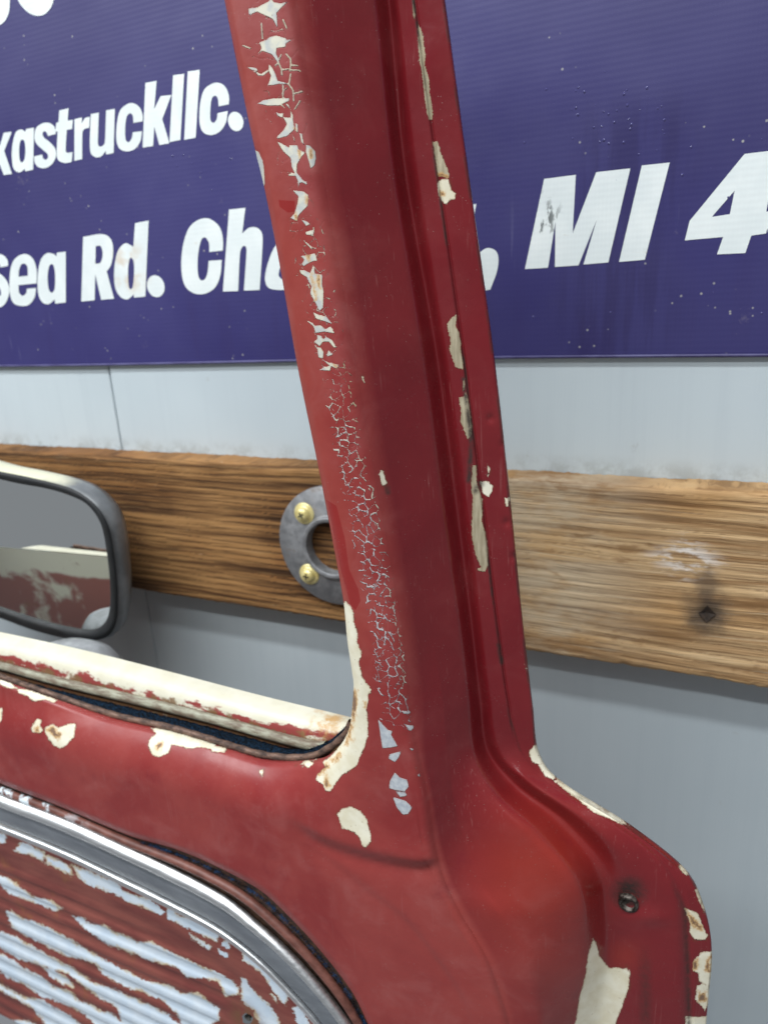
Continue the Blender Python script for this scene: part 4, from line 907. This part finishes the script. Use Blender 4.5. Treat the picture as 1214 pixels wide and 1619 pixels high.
PP = np.stack([GX, YP, GZ], -1)
QX, QY = to_px(PP)
t1 = lambda p: crop(0, 1230, 3.035, p); t2 = lambda p: crop(300, 1330, 3.571, p)
blue = [t1(q) for q in ([(-20,255),(30,270),(25,310),(-20,325)], [(100,305),(160,325),(220,360),(205,400),(150,375),(70,350)], [(225,365),(340,420),(350,470),(290,445),(220,410)],
 [(345,415),(440,450),(560,500),(600,545),(720,580),(790,640),(780,660),(680,620),(600,590),(560,560),(430,515),(380,480)], [(800,620),(835,620),(850,655),(960,680),(1060,735),(1040,790),(900,720),(800,680)],
 [(910,745),(1020,810),(1000,825),(920,770)], [(1045,820),(1095,855),(1060,850)], [(-20,460),(40,480),(110,530),(160,570),(250,585),(305,630),(270,640),(190,610),(120,580),(50,560),(-20,490)],
 [(350,660),(400,670),(430,700),(500,705),(560,740),(620,760),(660,790),(720,780),(790,820),(900,870),(960,900),(1020,920),(1110,970),(1150,1010),(1150,1040),(1080,1050),(1050,980),(980,960),(900,960),(850,910),(760,890),(660,850),(600,830),(520,800),(460,760),(380,700)],
 [(30,640),(60,635),(110,670),(200,700),(300,750),(400,810),(500,870),(600,920),(700,970),(800,990),(880,1030),(960,1030),(1010,1080),(1055,1110),(1050,1165),(980,1200),(880,1200),(850,1130),(780,1070),(690,1030),(600,1000),(520,960),(450,890),(400,870),(330,860),(250,820),(150,770),(60,720)],
 [(-40,720),(80,760),(180,820),(260,860),(350,910),(450,980),(540,1010),(640,1050),(720,1090),(800,1130),(900,1210),(600,1210),(560,1100),(470,1050),(400,1000),(330,940),(250,920),(170,890),(90,870),(-40,790)],
 [(200,900),(260,920),(330,960),(360,1010),(300,990),(240,950)],
 [(-40,820),(60,870),(130,920),(200,950),(260,1000),(340,1020),(380,1070),(450,1090),(470,1110),(540,1130),(640,1220),(480,1210),(400,1130),(300,1080),(200,1050),(130,1000),(40,960),(-40,890)],
 [(-40,960),(40,1010),(120,1050),(200,1060),(260,1100),(340,1140),(420,1210),(240,1210),(160,1110),(80,1060),(-40,1000)], [(60,1160),(140,1165),(260,1230),(140,1240)])]
blue += [t2(q) for q in ([(300,630),(340,620),(400,690),(470,760),(530,820),(560,880),(540,930),(480,870),(430,780),(350,700),(300,670)], [(455,850),(490,870),(500,915),(470,890)], [(580,940),(620,930),(700,1060),(640,1080),(600,1020)],
 [(290,770),(320,780),(340,820),(400,880),(440,910),(500,1000),(520,1060),(400,1060),(360,960),(290,900)], [(190,560),(228,555),(225,610),(180,590)], [(155,610),(215,640),(215,660),(165,640)])]
bsd = union(np.full(QX.size, -14.), QX.ravel(), QY.ravel(), blue, 16)
pl = NT('plate_paint', .55); w1 = pl.noise(1, 4, .7, vec=pl.scaled(pl.co(), (280, 400, 400))); w2 = pl.noise(110, 3, .6)
cv = pl.math('ADD', pl.attr('blue'), pl.math('ADD', pl.math('MULTIPLY', pl.math('SUBTRACT', w1, .5), 13), pl.math('MULTIPLY', pl.math('SUBTRACT', w2, .5), 9)))
m_ = pl.step(cv, -.35, .35)
pr = pl.mix(pl.step(pl.noise(1, 4, .6, vec=pl.scaled(pl.co(), (14, 60, 60))), .3, .7), (.165, .036, .030), (.25, .070, .052))
pr = pl.mix(pl.step(pl.noise(24, 5, .65), .57, .70, 0, .8), pr, (.24, .085, .035))
pb = pl.mix(pl.step(pl.noise(60, 3), .3, .7), (.55, .64, .73), (.64, .71, .77))
stn = pl.math('ADD', cv, pl.math('MULTIPLY', pl.math('SUBTRACT', pl.noise(40, 4), .5), 16)); pb = pl.mix(pl.step(stn, -2.0, 4.0, .85, 0), pb, (.58, .43, .22))
pc = pl.mix(m_, pr, pb)
hd_ = pl.dist(P(391, 1611, .4085)); pc = pl.mix(pl.math('MULTIPLY', pl.step(hd_, .006, .030, 1, 0), pl.step(pl.noise(80, 4, .65), .33, .55)), pc, (.17, .072, .034))
rim_ = pl.math('MULTIPLY', pl.step(cv, -2.2, -.3), pl.step(cv, -.3, .3, 1, 0)); pc = pl.mix(pl.math('MULTIPLY', rim_, .35), pc, (.20, .075, .035))
MPL = pl.done(pc, pl.mix(m_, (.6, .6, .6), (.8, .8, .8)), pl.bump(m_, .7, .0005, pl.bump(pl.noise(90, 4), .2, .002)))
Fp = grid_faces(330, 300); okv = (ins_ > -16).ravel(); okh = (hd > 7.2).ravel()
Fp = Fp[np.all(okv[Fp] & okh[Fp], axis=1)]
used = np.unique(Fp); remap = -np.ones(GX.size, int); remap[used] = np.arange(used.size)
plate = obj('ribbed_plate', PP.reshape(-1, 3)[used], remap[Fp], MPL, door, {'blue': bsd[used]})
hc = P(391, 1611, .4085)
th = np.linspace(0, 2*math.pi, 24, endpoint=False); hv = [(hc[0]+r*math.cos(a), y, hc[2]+r*math.sin(a)) for r, y in ((.0040, .4095), (.0030, .411), (.0030, .425), (.0002, .4251)) for a in th]
obj('screw_hole', hv, grid_faces(4, 24, close=True), dark_m, plate)

# ---- bolt set in the jamb
bo = P(994, 1421, .4600)
bolt_e = [(.0002, -.0025), (.0046, -.0025), (.0048, -.0060), (.0060, -.0068), (.0073, -.0060), (.0077, -.0030), (.0077, .003)]
bv = [(bo[0]+r*math.cos(a), bo[1]+y, bo[2]+r*math.sin(a)) for r, y in bolt_e for a in th]
bm = NT('greasy_bolt', .35, .6); bn = bm.noise(260, 4, .65)
obj('bolt', bv, grid_faces(len(bolt_e), 24, close=True), bm.done(bm.mix(bm.step(bn, .4, .7), (.030, .022, .018), (.15, .13, .11)), bm.step(bn, .3, .7, .25, .6)), door)

# ---- side mirror carried on the outside of the door
MP0 = P(100, 880, .565); MN = np.array([.03, -1.0, -.085]); MN /= np.linalg.norm(MN)
def Pm(px, py, off=0.0):
    d = P(px, py, 1.0)-CAM; p0 = MP0+MN*off; t = ((p0-CAM)@MN)/(d@MN); return CAM+d*t[..., None]
tm = lambda p: crop(0, 700, 4.2615, p)
GL = tm([(-300,180),(0,245),(130,275),(300,305),(430,340),(560,395),(630,460),(680,545),(705,640),(735,850),(745,1050),(730,1170),(690,1230),(630,1265),(540,1265),(350,1225),(150,1165),(0,1115),(-300,1010),(-420,900),(-450,600),(-420,300)])
GO = tm([(-300,130),(0,192),(200,232),(400,280),(520,325),(620,395),(700,490),(745,600),(775,780),(795,1000),(790,1190),(740,1295),(640,1332),(500,1330),(250,1270),(0,1180),(-300,1075),(-470,950),(-510,600),(-470,250)])
NM = 180
def align(c, n):
    q = catmull(c, n, True); cen = q.mean(0); a = np.arctan2(q[:, 1]-cen[1], q[:, 0]-cen[0]); o = np.argsort(a); return q[o]
gl = align(GL, NM); go = align(GO, NM)
cen_px = gl.mean(0)
g0 = Pm(gl[:, 0], gl[:, 1], .001); g1 = Pm(gl[:, 0], gl[:, 1], .003); o1 = Pm(go[:, 0], go[:, 1], .003); o2 = Pm(go[:, 0], go[:, 1], -.004)
mgl = NT('mirror_glass', .012, 1.0); glass_m = mgl.done((.86, .88, .86))
rub = simple('mirror_gasket', (.012, .013, .014), .6, var=.3)
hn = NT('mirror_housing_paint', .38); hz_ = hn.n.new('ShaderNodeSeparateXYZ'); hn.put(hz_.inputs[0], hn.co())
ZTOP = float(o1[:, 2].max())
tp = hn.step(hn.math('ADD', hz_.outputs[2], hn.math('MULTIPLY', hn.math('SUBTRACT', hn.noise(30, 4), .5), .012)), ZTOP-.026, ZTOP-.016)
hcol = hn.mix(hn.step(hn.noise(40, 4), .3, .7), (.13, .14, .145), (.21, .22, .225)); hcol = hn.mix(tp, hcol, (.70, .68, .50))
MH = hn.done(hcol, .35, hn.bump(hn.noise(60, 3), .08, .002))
cen3 = o2.mean(0)
def ring_at(depth, shrink): return cen3+(o2-cen3)*shrink-MN*depth
rings = np.stack([o2, ring_at(.004, 1.02), ring_at(.018, 1.015), ring_at(.034, .95), ring_at(.046, .80), ring_at(.052, .5), ring_at(.053, .02)], 0)
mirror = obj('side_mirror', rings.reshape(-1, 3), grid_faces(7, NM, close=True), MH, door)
gv = np.vstack([g0, [g0.mean(0)]]); obj('glass', gv, [(i, (i+1) % NM, NM) for i in range(NM)], glass_m, mirror, smooth=False)
rg = np.stack([g0-MN*.001, g1, (g1+o1)/2+MN*.0015, o1, o2], 0); obj('gasket', rg.reshape(-1, 3), grid_faces(5, NM, close=True), rub, mirror)
# foot of the mirror on the outer skin
ft = P(120, 1022, .535); prof = [(.070, -.060), (.069, -.040), (.064, -.020), (.052, -.006), (.030, .002), (.0002, .004)]
fv = [(ft[0]+r*math.cos(a), ft[1]+.55*r*math.sin(a), ft[2]+h) for r, h in prof for a in th]
obj('mirror_foot', fv, grid_faces(len(prof), 24, close=True), simple('mirror_foot_metal', (.26, .27, .28), .6, .2), mirror)
